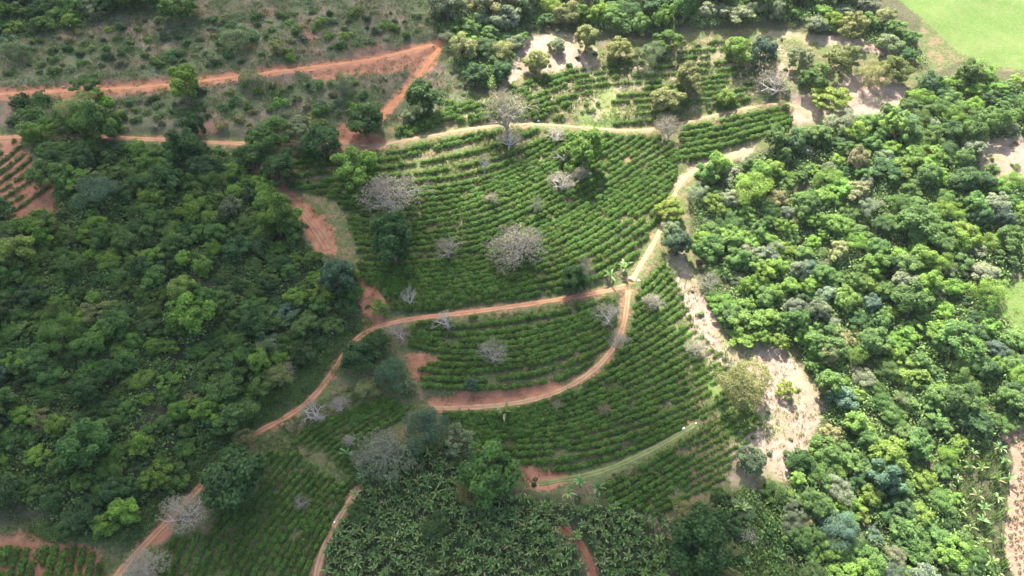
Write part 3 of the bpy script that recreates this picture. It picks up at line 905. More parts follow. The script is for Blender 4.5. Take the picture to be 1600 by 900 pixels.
# ------------------------------------------------------------------ trees
GREENS = {
 'dark green': (0.044, 0.086, 0.030), 'green': (0.072, 0.128, 0.036), 'bright green': (0.105, 0.178, 0.036),
 'yellow green': (0.165, 0.215, 0.040), 'grey green': (0.115, 0.145, 0.085), 'olive': (0.145, 0.155, 0.068),
 'blue green': (0.064, 0.108, 0.070), 'pale grey': (0.21, 0.195, 0.15),
}
KIND_WORD = {'broadleaf_tree': 'broad tree', 'oval_tree': 'tall oval tree', 'spreading_tree': 'flat-topped tree', 'clumpy_tree': 'clumpy tree', 'feathery_tree': 'feathery tree'}

def plant_tree(kind, x, y, z, radius, colour, hscale=1.0, pale=(1, 1, 1)):  # pale: multiplier that puts hazy sunlight into the crown colour
    p = random.choice(PROTOS[kind])
    s = radius / p.rx
    e = put(kind, None, loc=(x, y, z), rot=(0, 0, random.uniform(0, 6.28)))
    e.empty_display_size = 0.5
    e['category'] = 'tree'
    v = random.uniform(0.84, 1.18)
    c = GREENS[colour]
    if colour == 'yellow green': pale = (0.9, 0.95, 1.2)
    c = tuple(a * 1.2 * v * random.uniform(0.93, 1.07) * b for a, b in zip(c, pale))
    sx = s * random.uniform(0.88, 1.2); sy = s * random.uniform(0.88, 1.2)
    put('trunk', p.trunk, e, scale=(sx, sy, s * hscale))
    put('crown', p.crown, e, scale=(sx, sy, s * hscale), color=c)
    return e

def special_tree(px, py, wpx, kind, colour, label, hscale=1.0):
    p = PROTOS[kind][0]
    x, y, z, d = locate(px, py, 0)
    r = wpx / 2 * d[0] / FPX
    x, y, z, d = locate(px, py, p.zc * r / p.rx * hscale)
    r = wpx / 2 * d[0] / FPX
    e = plant_tree(kind, x[0], y[0], z[0], r * (0.9 if (py < 165 and px > 800) else 1.06), colour, hscale)
    e['label'] = label
    SPECIAL.append((x[0], y[0], r))
    return e

def bare_tree(px, py, wpx, hpx, tone, label, twig=(0.24, 0.21, 0.195), leafy=0, leafcol='pale grey', lscale=1.0):
    protos = BARE[tone]; p = random.choice(protos)
    x, y, z, d = locate(px, py, 0)
    r = wpx / 2 * d[0] / FPX; s = r / p.rx
    pitch = math.atan2(CAM_Z - z[0], math.hypot(x[0], y[0]))
    hs = max(0.7, (hpx * d[0] / FPX - wpx * d[0] / FPX * math.sin(pitch) * 0.7) / max(0.35, math.cos(pitch)) / (p.h * s))
    hs = min(hs, 2.4)
    x, y, z, d = locate(px, py, p.h * s * hs * 0.55)
    e = put('bare_tree', None, loc=(x[0], y[0], z[0]), rot=(0, 0, random.uniform(0, 6.28)))
    e.empty_display_size = 0.5
    tag(e, label, 'tree', 'leafless trees standing among the coffee')
    put('trunk', p.trunk, e, scale=(s, s, s * hs))
    put('twigs', p.twigs, e, scale=(s, s, s * hs), color=(twig[0] * 0.88, twig[1] * 0.85, twig[2] * 0.76))
    if leafy:
        q = random.choice(PROTOS['feathery_tree'])
        k = r / q.rx * lscale
        put('sparse_leaves', THIN[leafy], e, loc=(0, 0, p.h * s * hs * 0.60), scale=(k, k, k * hs), color=GREENS[leafcol])
    SPECIAL.append((x[0], y[0], r * 0.6))
    return e

def thin_crown(seed, n):
    V, F, T, c = crown_proto(seed, 3.9, 3.3, 16, n, 0.11, aspect=0.5, lobe_r=0.44)
    return mesh_from('thin_crown', V, F, M_TWIG, T)
THIN = {1: thin_crown(5, 500), 2: thin_crown(6, 1300), 3: thin_crown(7, 2900)}
SPECIAL = []

for a in [
 (612, 372, 56, 'oval_tree', 'dark green', 'tall dark dense tree in the large plot under the grey bare tree', 1.15),
 (570, 190, 52, 'broadleaf_tree', 'dark green', 'round dark tree beside the red clearing on the top road'),
 (660, 152, 40, 'oval_tree', 'dark green', 'dense green tree at the foot of the red spur track'),
 (640, 182, 22, 'broadleaf_tree', 'grey green', 'small grey green tree touching the dense tree by the spur track'),
 (503, 222, 54, 'broadleaf_tree', 'dark green', 'dark tree just left of the red clearing on the top road'),
 (436, 262, 56, 'broadleaf_tree', 'dark green', 'dark tree at the head of the bare reddish track'),
 (420, 212, 50, 'clumpy_tree', 'green', 'green tree at the wood edge above the bare reddish track'),
 (468, 205, 44, 'clumpy_tree', 'grey green', 'grey green tree behind the dark trees by the red clearing'),
 (527, 434, 50, 'oval_tree', 'blue green', 'tall bluish tree on the wood edge near the middle road'),
 (562, 556, 48, 'broadleaf_tree', 'dark green', 'dark round tree beside the bend of the middle road'),
 (587, 535, 36, 'broadleaf_tree', 'dark green', 'small dark tree between the road bend and the pinkish bare tree'),
 (613, 584, 48, 'feathery_tree', 'blue green', 'bluish feathery tree left of the red soil patch'),
 (365, 745, 88, 'broadleaf_tree', 'dark green', 'huge dark green tree over the steep lower left plot', 1.2),
 (382, 682, 30, 'feathery_tree', 'olive', 'small olive tree behind the huge dark tree at the road'),
 (767, 740, 84, 'broadleaf_tree', 'green', 'big dense green tree at the top of the banana grove', 1.15),
 (662, 668, 66, 'feathery_tree', 'blue green', 'rounded feathery tree above the banana grove'),
 (715, 686, 48, 'clumpy_tree', 'grey green', 'grey green airy tree between the feathery tree and the coffee'),
 (300, 493, 64, 'broadleaf_tree', 'bright green', 'large round light green crown in the middle of the shaded wood', 0.95),
 (556, 262, 62, 'clumpy_tree', 'bright green', 'light green spreading tree in the upper left of the large plot'),
 (912, 236, 66, 'clumpy_tree', 'bright green', 'sunlit leafy tree among the grey trees of the large plot', 1.1),
 (1166, 598, 76, 'feathery_tree', 'olive', 'broad pale olive tree casting a shadow on the pale clearing'),
 (1158, 76, 46, 'broadleaf_tree', 'bright green', 'bright rounded tree touching a bluish tree in the patchy plot'),
 (1194, 78, 46, 'oval_tree', 'blue green', 'bluish tree touching a bright rounded tree in the patchy plot'),
 (1061, 380, 32, 'oval_tree', 'blue green', 'small bluish round tree by the sunlit tan track'),
 (1046, 326, 40, 'spreading_tree', 'yellow green', 'yellow green tree leaning over the sunlit tan track'),
 (1048, 358, 24, 'clumpy_tree', 'grey green', 'small grey green tree below the yellow green one at the grassy track'),
 (897, 437, 36, 'oval_tree', 'dark green', 'dark green tree on the middle road beside a grey tree'),
 (1094, 842, 78, 'broadleaf_tree', 'dark green', 'big dark green tree at the bottom between bananas and sunlit wood'),
 (1082, 806, 42, 'feathery_tree', 'olive', 'olive feathery tree touching the big dark tree at the bottom'),
 (1176, 722, 36, 'oval_tree', 'grey green', 'grey green tree on the pale ground right of the lower plot'),
 (1228, 608, 26, 'clumpy_tree', 'yellow green', 'small yellow green tree on the pale clearing'),
 (1220, 534, 24, 'clumpy_tree', 'yellow green', 'small yellow bush-like tree at the edge of the sunlit wood'),
 (1250, 722, 34, 'broadleaf_tree', 'dark green', 'dark round tree at the lower end of the pale clearing'),
 (1135, 152, 30, 'broadleaf_tree', 'yellow green', 'small bright round tree above the road near the upper right bend'),
 (1041, 152, 48, 'broadleaf_tree', 'olive', 'pale olive round tree in the patchy plot above the road'),
 (1075, 118, 42, 'oval_tree', 'olive', 'olive tree with dark underside in the patchy plot'),
 (838, 95, 44, 'broadleaf_tree', 'olive', 'pale olive tree on the bare clearing at the top'),
 (917, 55, 38, 'oval_tree', 'olive', 'olive tree with a shadow on the bare clearing at the top'),
 (870, 70, 26, 'broadleaf_tree', 'grey green', 'small dark green tree on the bare clearing at the top'),
 (965, 75, 44, 'broadleaf_tree', 'olive', 'olive tree beside the palm in the patchy plot'),
 (1020, 80, 44, 'feathery_tree', 'grey green', 'grey feathery tree right of the palm in the patchy plot'),
 (1366, 112, 52, 'feathery_tree', 'olive', 'olive tree shading the pale ground at the upper right'),
 (1300, 150, 52, 'spreading_tree', 'yellow green', 'flat yellow green tree beside the pale turning place'),
 (1275, 118, 46, 'clumpy_tree', 'green', 'green tree behind the flat yellow green tree'),
 (1318, 88, 54, 'clumpy_tree', 'olive', 'wide olive tree on the upper right rise'),
 (1252, 88, 44, 'clumpy_tree', 'grey green', 'grey green tree between the bluish tree and the olive tree'),
 (1400, 105, 44, 'broadleaf_tree', 'olive', 'dull olive tree at the corner of the sunlit wood'),
 (432, 74, 24, 'broadleaf_tree', 'olive', 'small pale round tree on the scrubby slope above the red road'),
 (454, 91, 14, 'broadleaf_tree', 'bright green', 'tiny bright green tree at the edge of the upper red road'),
 (288, 128, 40, 'oval_tree', 'bright green', 'bright green tree standing on the lower edge of the red road'),
 (132, 132, 40, 'spreading_tree', 'green', 'flat green tree on the red bank at the upper left'),
 (150, 146, 20, 'clumpy_tree', 'bright green', 'small bright tree touching the flat tree on the red bank'),
 (368, 58, 40, 'feathery_tree', 'grey green', 'grey feathery tree on the dry slope above the red road'),
 (276, 12, 46, 'broadleaf_tree', 'green', 'rounded green tree on the top edge of the dry slope'),
 (22, 78, 36, 'feathery_tree', 'grey green', 'grey green tree at the upper left edge on the dry slope'),
 (128, 170, 52, 'feathery_tree', 'olive', 'thin olive tree below the red bank at the upper left'),
 (392, 122, 30, 'feathery_tree', 'grey green', 'grey green small tree on the bank under the red road'),
 (540, 130, 34, 'feathery_tree', 'grey green', 'thin grey tree under the middle of the red road'),
 (172, 195, 32, 'oval_tree', 'green', 'green tree beside the pale red road behind the wood'),
 (305, 195, 30, 'oval_tree', 'dark green', 'dark tree overhanging the pale red road'),
 (58, 348, 44, 'broadleaf_tree', 'bright green', 'light green tree below the red soil plot'),
 (25, 358, 38, 'broadleaf_tree', 'green', 'smaller light tree next to the light green one below the red soil plot'),
 (0, 330, 40, 'broadleaf_tree', 'dark green', 'dark tree cut by the left edge below the red soil plot'),
 (150, 300, 52, 'feathery_tree', 'blue green', 'bluish grey feathery tree in the upper part of the shaded wood'),
 (65, 262, 24, 'clumpy_tree', 'green', 'small tree standing inside the red soil plot'),
 (432, 335, 54, 'oval_tree', 'bright green', 'creeper covered green tree beside the bare reddish track'),
 (592, 480, 24, 'clumpy_tree', 'bright green', 'small bright green tree at the start of the middle road'),
 (575, 606, 30, 'feathery_tree', 'olive', 'pale olive tree below the bluish feathery tree'),
 (736, 600, 22, 'spreading_tree', 'blue green', 'small airy tree on the red bank of the curved road'),
 (737, 770, 36, 'feathery_tree', 'olive', 'thin olive tree in front of the big dense green tree'),
 (680, 820, 40, 'feathery_tree', 'dark green', 'low dark feathery tree in the middle of the banana grove'),
 (560, 800, 28, 'feathery_tree', 'dark green', 'low dark tree beside the narrow reddish path'),
 (1045, 60, 40, 'clumpy_tree', 'green', 'green tree on the top edge above the patchy plot'),
 (635, 605, 26, 'clumpy_tree', 'grey green', 'small grey tree at the corner of the crescent plot'),
]:
    special_tree(*a)

for a in [
 (793, 176, 64, 84, 'grey', 'tall pale grey bare tree standing across the top road', (0.30, 0.275, 0.22), 3, 'pale grey'),
 (795, 216, 38, 44, 'white', 'low pinkish bare tree in front of the tall pale grey one', (0.30, 0.265, 0.24), 1),
 (612, 305, 86, 66, 'grey', 'wide grey bare tree at the left of the large plot', (0.22, 0.195, 0.19), 3),
 (806, 387, 80, 74, 'grey', 'big dense grey bare tree at the heart of the large plot', (0.22, 0.195, 0.19), 3),
 (700, 388, 42, 46, 'grey', 'smaller brownish bare tree left of the big dense grey one', (0.24, 0.21, 0.19), 1),
 (640, 464, 24, 44, 'white', 'slim white dead tree standing on the middle road', (0.42, 0.39, 0.36), 0),
 (690, 502, 36, 36, 'white', 'white forked bare tree just below the middle road', (0.36, 0.34, 0.32), 0),
 (624, 520, 42, 42, 'grey', 'pinkish bare tree below the middle road', (0.25, 0.20, 0.185), 1),
 (770, 550, 44, 50, 'grey', 'pale grey bare tree inside the crescent plot', (0.30, 0.28, 0.255), 2),
 (946, 490, 44, 46, 'white', 'grey bare tree at the right tip of the crescent plot', (0.30, 0.275, 0.26), 2),
 (964, 530, 32, 40, 'grey', 'pale bare tree overhanging the curved road below the fork', (0.27, 0.25, 0.24), 2),
 (1020, 473, 32, 34, 'white', 'pale round bare tree at the top of the wide plot', (0.34, 0.33, 0.29), 2),
 (878, 284, 44, 44, 'white', 'bright grey round bare tree in the sunny large plot', (0.30, 0.27, 0.25), 2),
 (908, 273, 32, 30, 'grey', 'small grey bare tree right of the bright grey round one', (0.26, 0.235, 0.225), 1),
 (876, 242, 32, 30, 'white', 'small pinkish bare tree left of the sunlit leafy tree', (0.30, 0.27, 0.25), 1),
 (868, 211, 38, 20, 'white', 'low silvery bare tree just under the top road', (0.34, 0.32, 0.30), 2),
 (838, 320, 22, 36, 'grey', 'thin greyish green half bare tree in the large plot', (0.22, 0.23, 0.17), 2, 'grey green'),
 (768, 311, 22, 26, 'grey', 'thin small bare tree above the big dense grey one', (0.26, 0.24, 0.2), 1),
 (1042, 202, 42, 50, 'grey', 'pinkish grey bare tree at the corner by the small strip', (0.29, 0.255, 0.24), 2),
 (1203, 130, 56, 54, 'white', 'wide pinkish grey bare tree above the upper right bend', (0.33, 0.295, 0.27), 2),
 (490, 646, 46, 44, 'white', 'pale bare tree on the bend of the middle road lower down', (0.26, 0.24, 0.235), 1),
 (533, 632, 32, 36, 'white', 'small pale bare tree right of the one on the road bend', (0.28, 0.255, 0.25), 1),
 (290, 798, 66, 62, 'white', 'large whitish bare tree over the road at the lower left', (0.30, 0.27, 0.235), 3, 'pale grey'),
 (224, 888, 62, 50, 'white', 'whitish bare tree cut by the bottom edge near the road', (0.30, 0.28, 0.24), 3, 'pale grey'),
 (600, 712, 84, 78, 'grey', 'large dark grey bare tree at the corner of the banana grove', (0.15, 0.145, 0.14), 3, 'grey green'),
 (473, 784, 28, 26, 'grey', 'small grey bare tree inside the steep lower left plot', (0.19, 0.17, 0.18), 1),
 (545, 690, 20, 30, 'white', 'thin white dead tree beside the banana grove', (0.42, 0.40, 0.38), 0),
 (1108, 440, 34, 40, 'grey', 'grey leafless bush-like tree at the edge of the sunlit wood', (0.26, 0.235, 0.23), 1),
 (915, 422, 26, 44, 'grey', 'grey bare tree behind the dark tree on the middle road', (0.24, 0.22, 0.21), 2),
 (870, 634, 18, 26, 'grey', 'small brown dead tree near the upper edge of the wide plot', (0.24, 0.17, 0.12), 1),
 (943, 641, 20, 26, 'grey', 'small brown dead tree in the middle of the wide plot', (0.24, 0.17, 0.12), 1),
 (1088, 545, 36, 30, 'white', 'pale thorny bare tree on the dry edge of the wide plot', (0.34, 0.32, 0.26), 2),
 (757, 252, 18, 52, 'white', 'thin dead tree trunk near the tall pale grey tree', (0.33, 0.30, 0.27), 0),
 (1165, 838, 30, 30, 'white', 'white broken bare tree right of the big dark tree', (0.38, 0.36, 0.34), 0),
 (1150, 575, 24, 20, 'white', 'low pale bare tree beside the broad pale olive tree', (0.32, 0.31, 0.25), 2),
 (450, 578, 30, 26, 'grey', 'small pinkish bare tree in the shaded wood near the road', (0.25, 0.21, 0.19), 2),
 (340, 790, 20, 20, 'grey', 'little grey bare tree between the huge dark tree and the whitish one', (0.2, 0.19, 0.18), 1),
]:
    bare_tree(*a)

# ---- woods
def scatter(polys, holes, spacing, bounds, tries, keepout=None, existing=None, margin=(-70, 1670, -40, 990)):
    """evenly spread spots on the ground whose picture falls inside the given outlines"""
    x = RNG.uniform(bounds[0], bounds[1], tries); y = RNG.uniform(bounds[2], bounds[3], tries)
    z = ground(x, y)
    px, py, f = project(x, y, z)
    ok = np.zeros(tries, bool)
    for p in polys: ok |= inside(px, py, p)
    for p in holes: ok &= ~inside(px, py, p)
    ok &= (f > 20) & (px > margin[0]) & (px < margin[1]) & (py > margin[2]) & (py < margin[3])
    cell = spacing
    grid = {}
    out = []
    if existing:
        for ex, ey, er in existing:
            grid.setdefault((int(ex // cell), int(ey // cell)), []).append((ex, ey, er))
    for i in np.nonzero(ok)[0]:
        c = (int(x[i] // cell), int(y[i] // cell)); bad = False
        for a in range(c[0] - 2, c[0] + 3):
            for b in range(c[1] - 2, c[1] + 3):
                for q in grid.get((a, b), ()):
                    if math.hypot(q[0] - x[i], q[1] - y[i]) < (spacing if len(q) == 2 else max(spacing * 0.6, q[2] * 0.75)):
                        bad = True; break
                if bad: break
            if bad: break
        if bad: continue
        grid.setdefault(c, []).append((x[i], y[i]))
        out.append((x[i], y[i], z[i], px[i], py[i]))
    return out

WOOD_L = [[(-70, 392), (60, 398), (100, 352), (92, 300), (72, 250), (40, 222), (100, 200), (190, 232), (300, 242), (395, 246), (405, 282), (430, 330), (462, 350), (470, 388), (512, 408), (550, 432), (564, 472), (538, 500), (500, 552), (471, 596), (422, 629), (374, 656), (336, 684), (280, 758), (228, 796), (176, 835), (110, 822), (70, 800), (-70, 800)]]
WOOD_R = [[(1085, 325), (1085, 300), (1115, 272), (1185, 252), (1250, 215), (1300, 205), (1400, 178), (1440, 140), (1500, 122), (1560, 132), (1680, 142), (1680, 425), (1600, 430), (1562, 448), (1556, 490), (1585, 530), (1680, 540), (1680, 650), (1588, 662), (1545, 690), (1500, 700), (1480, 760), (1500, 830), (1560, 890), (1640, 990), (1230, 990), (1262, 900), (1232, 840), (1236, 770), (1250, 740), (1272, 700), (1298, 645), (1268, 600), (1252, 550), (1212, 540), (1165, 545), (1132, 518), (1108, 462), (1094, 405)]]
BARE_R = [[(1515, 222), (1680, 210), (1680, 298), (1560, 288), (1530, 265)]]
WOOD_T = [[(696, -40), (1295, -40), (1368, 24), (1440, 92), (1440, 112), (1420, 100), (1340, 62), (1200, 36), (1130, 40), (1000, 56), (930, 58), (880, 42), (820, 50), (800, 100), (780, 142), (742, 138), (705, 104), (690, 60)]]
GROVE_TL = [[(-70, -40), (240, -40), (245, 22), (180, 16), (140, 42), (60, 54), (-70, 54)]]
FAR_T = [[(1560, -40), (1680, -40), (1680, 60), (1600, 30), (1570, 8)]]

def wood(polys, holes, spacing, rad, bounds, tries, palette, kinds, phrase, grid, group, bias=None, existing=None, pale=(1, 1, 1)):
    spots = scatter(polys, holes, spacing, bounds, tries, existing=existing)
    items = []
    for (x, y, z, px, py) in spots:
        colour = random.choices([p[0] for p in palette], [p[1] for p in palette])[0]
        kind = random.choices([k[0] for k in kinds], [k[1] for k in kinds])[0]
        r = random.uniform(*rad) * (1.5 if random.random() < 0.10 else 1.0)
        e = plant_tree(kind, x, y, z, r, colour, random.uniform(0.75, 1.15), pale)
        e['group'] = group
        items.append((e, '%s %s in %s' % (colour, KIND_WORD[kind], grid(px, py)), px))
    number_out(items)
    return spots

def grid_l(px, py):
    v = 'top' if py < 330 else 'upper part' if py < 430 else 'middle' if py < 540 else 'lower part' if py < 660 else 'bottom'
    h = 'far left' if px < 110 else 'left' if px < 230 else 'centre' if px < 350 else 'right' if px < 470 else 'far right'
    return 'the shaded wood, %s %s' % (v, h)
def grid_r(px, py):
    v = 'top' if py < 230 else 'upper part' if py < 350 else 'middle' if py < 470 else 'lower part' if py < 600 else 'low part' if py < 750 else 'bottom'
    h = 'far left' if px < 1220 else 'left' if px < 1330 else 'centre' if px < 1430 else 'right' if px < 1520 else 'far right'
    return 'the sunlit wood, %s %s' % (v, h)
def grid_t(px, py):
    h = 'left end' if px < 780 else 'left part' if px < 900 else 'middle' if px < 1060 else 'right part' if px < 1240 else 'right end'
    return 'the belt along the top, ' + h

wood(WOOD_L, [], 2.85, (1.35, 2.8), (-185, 0, 55, 230), 14000,
     [('green', 6), ('dark green', 3.4), ('bright green', 2.6), ('grey green', 0.25), ('blue green', 0.2), ('olive', 0.12), ('yellow green', 0.15)],
     [('broadleaf_tree', 1.55), ('oval_tree', 1.9), ('spreading_tree', 1.4), ('clumpy_tree', 1.9), ('feathery_tree', 1.9)],
     '', grid_l, 'trees of the shaded wood on the left', existing=SPECIAL)
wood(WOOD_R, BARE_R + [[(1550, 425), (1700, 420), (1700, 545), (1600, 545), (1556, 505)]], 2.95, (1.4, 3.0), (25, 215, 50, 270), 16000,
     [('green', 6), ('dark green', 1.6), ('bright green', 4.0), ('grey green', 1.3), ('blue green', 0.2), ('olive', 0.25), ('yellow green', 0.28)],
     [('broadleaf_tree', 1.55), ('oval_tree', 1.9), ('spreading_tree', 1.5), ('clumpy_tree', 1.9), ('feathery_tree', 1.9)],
     '', grid_r, 'trees of the sunlit wood on the right', existing=SPECIAL, pale=(1.36, 1.27, 1.55))  # crown colours lifted and greyed to paint in bright, hazy sun
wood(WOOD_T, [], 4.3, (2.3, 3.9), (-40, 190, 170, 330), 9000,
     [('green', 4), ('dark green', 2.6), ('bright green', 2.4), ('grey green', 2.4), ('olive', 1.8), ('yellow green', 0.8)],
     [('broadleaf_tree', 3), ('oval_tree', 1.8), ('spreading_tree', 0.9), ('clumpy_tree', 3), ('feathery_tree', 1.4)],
     '', grid_t, 'belt of trees along the top', existing=SPECIAL, pale=(1.25, 1.2, 1.4))  # same painted sunlight, a little weaker, in the belt's crown colours
wood(GROVE_TL, [], 3.9, (2.0, 3.3), (-220, -70, 180, 290), 5000,
     [('green', 4), ('dark green', 3), ('bright green', 1.2), ('grey green', 1)],
     [('broadleaf_tree', 3), ('clumpy_tree', 2), ('oval_tree', 1)],
     '', lambda px, py: 'the grove in the upper left corner', 'trees of the grove in the upper left corner', existing=SPECIAL)
wood(FAR_T, [], 6.0, (3.5, 5.0), (180, 420, 260, 520), 8000,
     [('dark green', 3), ('green', 2)], [('broadleaf_tree', 2), ('oval_tree', 1)],
     '', lambda px, py: 'the far wood beyond the meadow', 'far trees beyond the meadow')
LOWER_MIX = [[(1060, 880), (1130, 880), (1130, 800), (1110, 778), (1215, 768), (1236, 800), (1250, 850), (1262, 910), (1230, 990), (1040, 990)], [(20, 160), (90, 150), (110, 200), (60, 212), (30, 205)]]
wood(LOWER_MIX, [], 4.2, (1.4, 2.4), (-150, 120, 50, 230), 9000,
     [('green', 3), ('dark green', 2), ('olive', 1.2), ('grey green', 1.4), ('bright green', 1)],
     [('broadleaf_tree', 1), ('clumpy_tree', 3), ('feathery_tree', 1.2)],
     '', lambda px, py: 'the thicket right of the bananas' if px > 600 else 'the thicket at the pale red road', 'small trees of the two thickets', existing=SPECIAL)

# ------------------------------------------------------------------ shrubs on the scrubby slope and along the edges
SHRUB_AREAS = [
 ([[(-60, 55), (140, 50), (260, 30), (690, 10), (690, 55), (560, 82), (300, 108), (-60, 122)]], [], 3.0, (0.7, 1.7), 'on the dry slope above the red road', lambda px: 'left' if px < 180 else 'centre' if px < 400 else 'right', 'shrubs on the dry slope above the red road'),
 ([[(-60, 165), (230, 156), (430, 132), (560, 118), (618, 118), (566, 180), (540, 188), (470, 200), (330, 208), (180, 206), (60, 204), (-60, 206)]], [], 2.7, (0.8, 1.8), 'on the slope below the red road', lambda px: 'left' if px < 200 else 'centre' if px < 380 else 'right', 'shrubs on the slope below the red road'),
 ([[(682, 122), (705, 108), (740, 145), (700, 168), (660, 180), (682, 150)]], [], 3.6, (0.6, 1.1), 'beside the red spur track', lambda px: '', 'shrubs beside the red spur track'),
 ([[(1515, 222), (1640, 210), (1640, 298), (1560, 288), (1530, 265)]], [], 4.6, (0.5, 0.9), 'on bare ground at the right edge', lambda px: '', 'shrubs on the bare ground at the right edge'),
 ([[(1040, 400), (1088, 440), (1110, 500), (1090, 540), (1060, 470)], [(1180, 600), (1260, 600), (1250, 690), (1200, 730), (1165, 690), (1160, 760), (1130, 775), (1120, 790), (1210, 770)]], [], 4.4, (0.45, 0.9), 'on the pale clearing', lambda px: 'upper end' if px < 1110 else 'lower end', 'shrubs on the pale clearing'),
 ([[(800, 725), (860, 770), (1040, 805), (1060, 850), (880, 830)]], [], 3.6, (0.5, 1.0), 'between bananas and the lower plot', lambda px: 'left' if px < 920 else 'right', 'shrubs between the bananas and the lower plot'),
 ([[(405, 262), (470, 330), (500, 400), (545, 410), (560, 440), (590, 490), (560, 500), (540, 430), (480, 395), (440, 320)]], [], 4.2, (0.5, 1.1), 'along the bare reddish track', lambda px: 'upper' if px < 470 else 'lower', 'shrubs along the bare reddish track'),
 ([[(800, 100), (930, 80), (1130, 50), (1240, 60), (1250, 120), (1180, 140), (1130, 70), (940, 92), (880, 108), (800, 140)]], [], 4.2, (0.5, 1.1), 'at the upper rim of the patchy plot', lambda px: 'left' if px < 960 else 'right', 'shrubs at the rim of the patchy plot'),
]
for polys, holes, sp, rad, where, sub, group in SHRUB_AREAS:
    items = []
    for (x, y, z, px, py) in scatter(polys, holes, sp, (-200, 215, 50, 290), 16000, existing=SPECIAL):
        colour = random.choices(['green', 'dark green', 'grey green', 'bright green', 'olive'], [4, 4, 3, 1, 1.4])[0]
        s = random.uniform(*rad)
        o = put('shrub', random.choice(SHRUB), None, (x, y, z - 0.1), (0, 0, random.uniform(0, 6.28)), (s, s, s * random.uniform(0.7, 1.15)), tuple(a * random.uniform(0.95, 1.35) for a in GREENS[colour]))
        tag(o, 'x', 'shrub', group)
        band = '' if sp > 4.5 else ''
        items.append((o, '%s %s shrub %s %s' % ('large' if s > (rad[0] + rad[1]) / 2 else 'small', colour, where, sub(px)), px))
    number_out(items)

# ------------------------------------------------------------------ bananas and palms
def banana(x, y, z, s, n=None):
    e = put('banana_plant', None, loc=(x, y, z), rot=(0, 0, random.uniform(0, 6.28)))
    e.empty_display_size = 0.4
    e['category'] = 'banana plant'
    h = random.uniform(0.75, 1.2)
    put('stem', BSTEM, e, scale=(s, s, s * h))
    v = random.uniform(0.8, 1.2); g = random.uniform(0.85, 1.2)
    n = n or random.choice((7, 8, 9))
    a0 = random.uniform(0, 6.28)
    for k in range(n):
        old = random.random() < 0.07
        c = (0.20, 0.165, 0.085) if old else (0.125 * v * g, 0.198 * v, 0.074 * v)
        ls = s * random.uniform(0.72, 1.1)
        put('leaf', random.choice(BLEAF), e, (0, 0, 1.70 * s * h), (random.uniform(-.35, .35), random.uniform(-0.95, 0.05) + (0.9 if old else 0), a0 + k * 2.39996 + random.uniform(-.3, .3)), ls, c)
    return e

def palm(x, y, z, s, label):
    e = put('palm_tree', None, loc=(x, y, z), rot=(0, 0, random.uniform(0, 6.28)))
    tag(e, label, 'palm', None)
    put('trunk', PSTEM, e, scale=s)
    for k in range(11):
        put('frond', random.choice(FROND), e, (0.05 * s, 0.05 * s, 4.55 * s), (0, random.uniform(-0.55, 0.35), k * 2.39996), s * random.uniform(0.85, 1.1), (0.085, 0.115, 0.05))
    return e
for px, py, s, lab in [(995, 104, 1.05, 'slender palm standing in the patchy plot near the top'), (1256, 118, 1.0, 'palm among the olive trees on the upper right rise'), (1400, 640, 0.9, 'palm crown rising in the lower sunlit wood'), (418, 560, 0.9, 'palm with thin fronds in the shaded wood')]:
    x, y, z, d = locate(px, py, 0)
    palm(x[0], y[0], z[0], s, lab)

BAN = [
 ([[(548, 702), (566, 690), (640, 695), (715, 705), (745, 770), (800, 775), (850, 790), (905, 842), (915, 990), (498, 990), (512, 850), (566, 765), (552, 735)]], 1.75, (0.62, 0.88), 'the banana grove', 'bananas of the large grove'),
 ([[(845, 785), (950, 795), (1040, 815), (1050, 990), (940, 990), (932, 870), (900, 820)]], 2.2, (0.52, 0.8), 'the patch right of red path', 'bananas right of the red path'),
 ([[(1505, 695), (1560, 690), (1580, 730), (1572, 780), (1566, 860), (1580, 900), (1530, 880), (1500, 820), (1488, 760)]], 2.3, (0.7, 1.0), 'the strip by the brown field', 'bananas by the brown field'),
 ([[(1105, 860), (1190, 790), (1230, 800), (1220, 880), (1230, 990), (1060, 990), (1060, 890)]], 4.6, (0.7, 1.0), 'the thicket at the bottom', 'bananas in the bottom thicket'),
]
def grid_b(px, py):
    v = 'top' if py < 760 else 'upper part' if py < 800 else 'middle' if py < 840 else 'lower part' if py < 880 else 'bottom'
    h = 'far left' if px < 590 else 'left' if px < 670 else 'centre' if px < 750 else 'right' if px < 830 else 'far right'
    return v + ' ' + h
for polys, sp, rad, where, group in BAN:
    items = []
    for (x, y, z, px, py) in scatter(polys, [], sp, (-60, 150, 40, 130), 14000, existing=[q for q in SPECIAL if q[2] > 1.5], margin=(-20, 1620, 0, 930)):
        s = random.uniform(*rad)
        e = banana(x, y, z, s)
        e['group'] = group
        tail = grid_b(px, py) if where == 'the banana grove' else ('upper part' if py < 790 else 'middle' if py < 850 else 'bottom')
        items.append((e, '%s banana plant in %s, %s' % ('taller' if s > (rad[0] + rad[1]) / 2 else 'lower', where, tail), px))
    number_out(items)
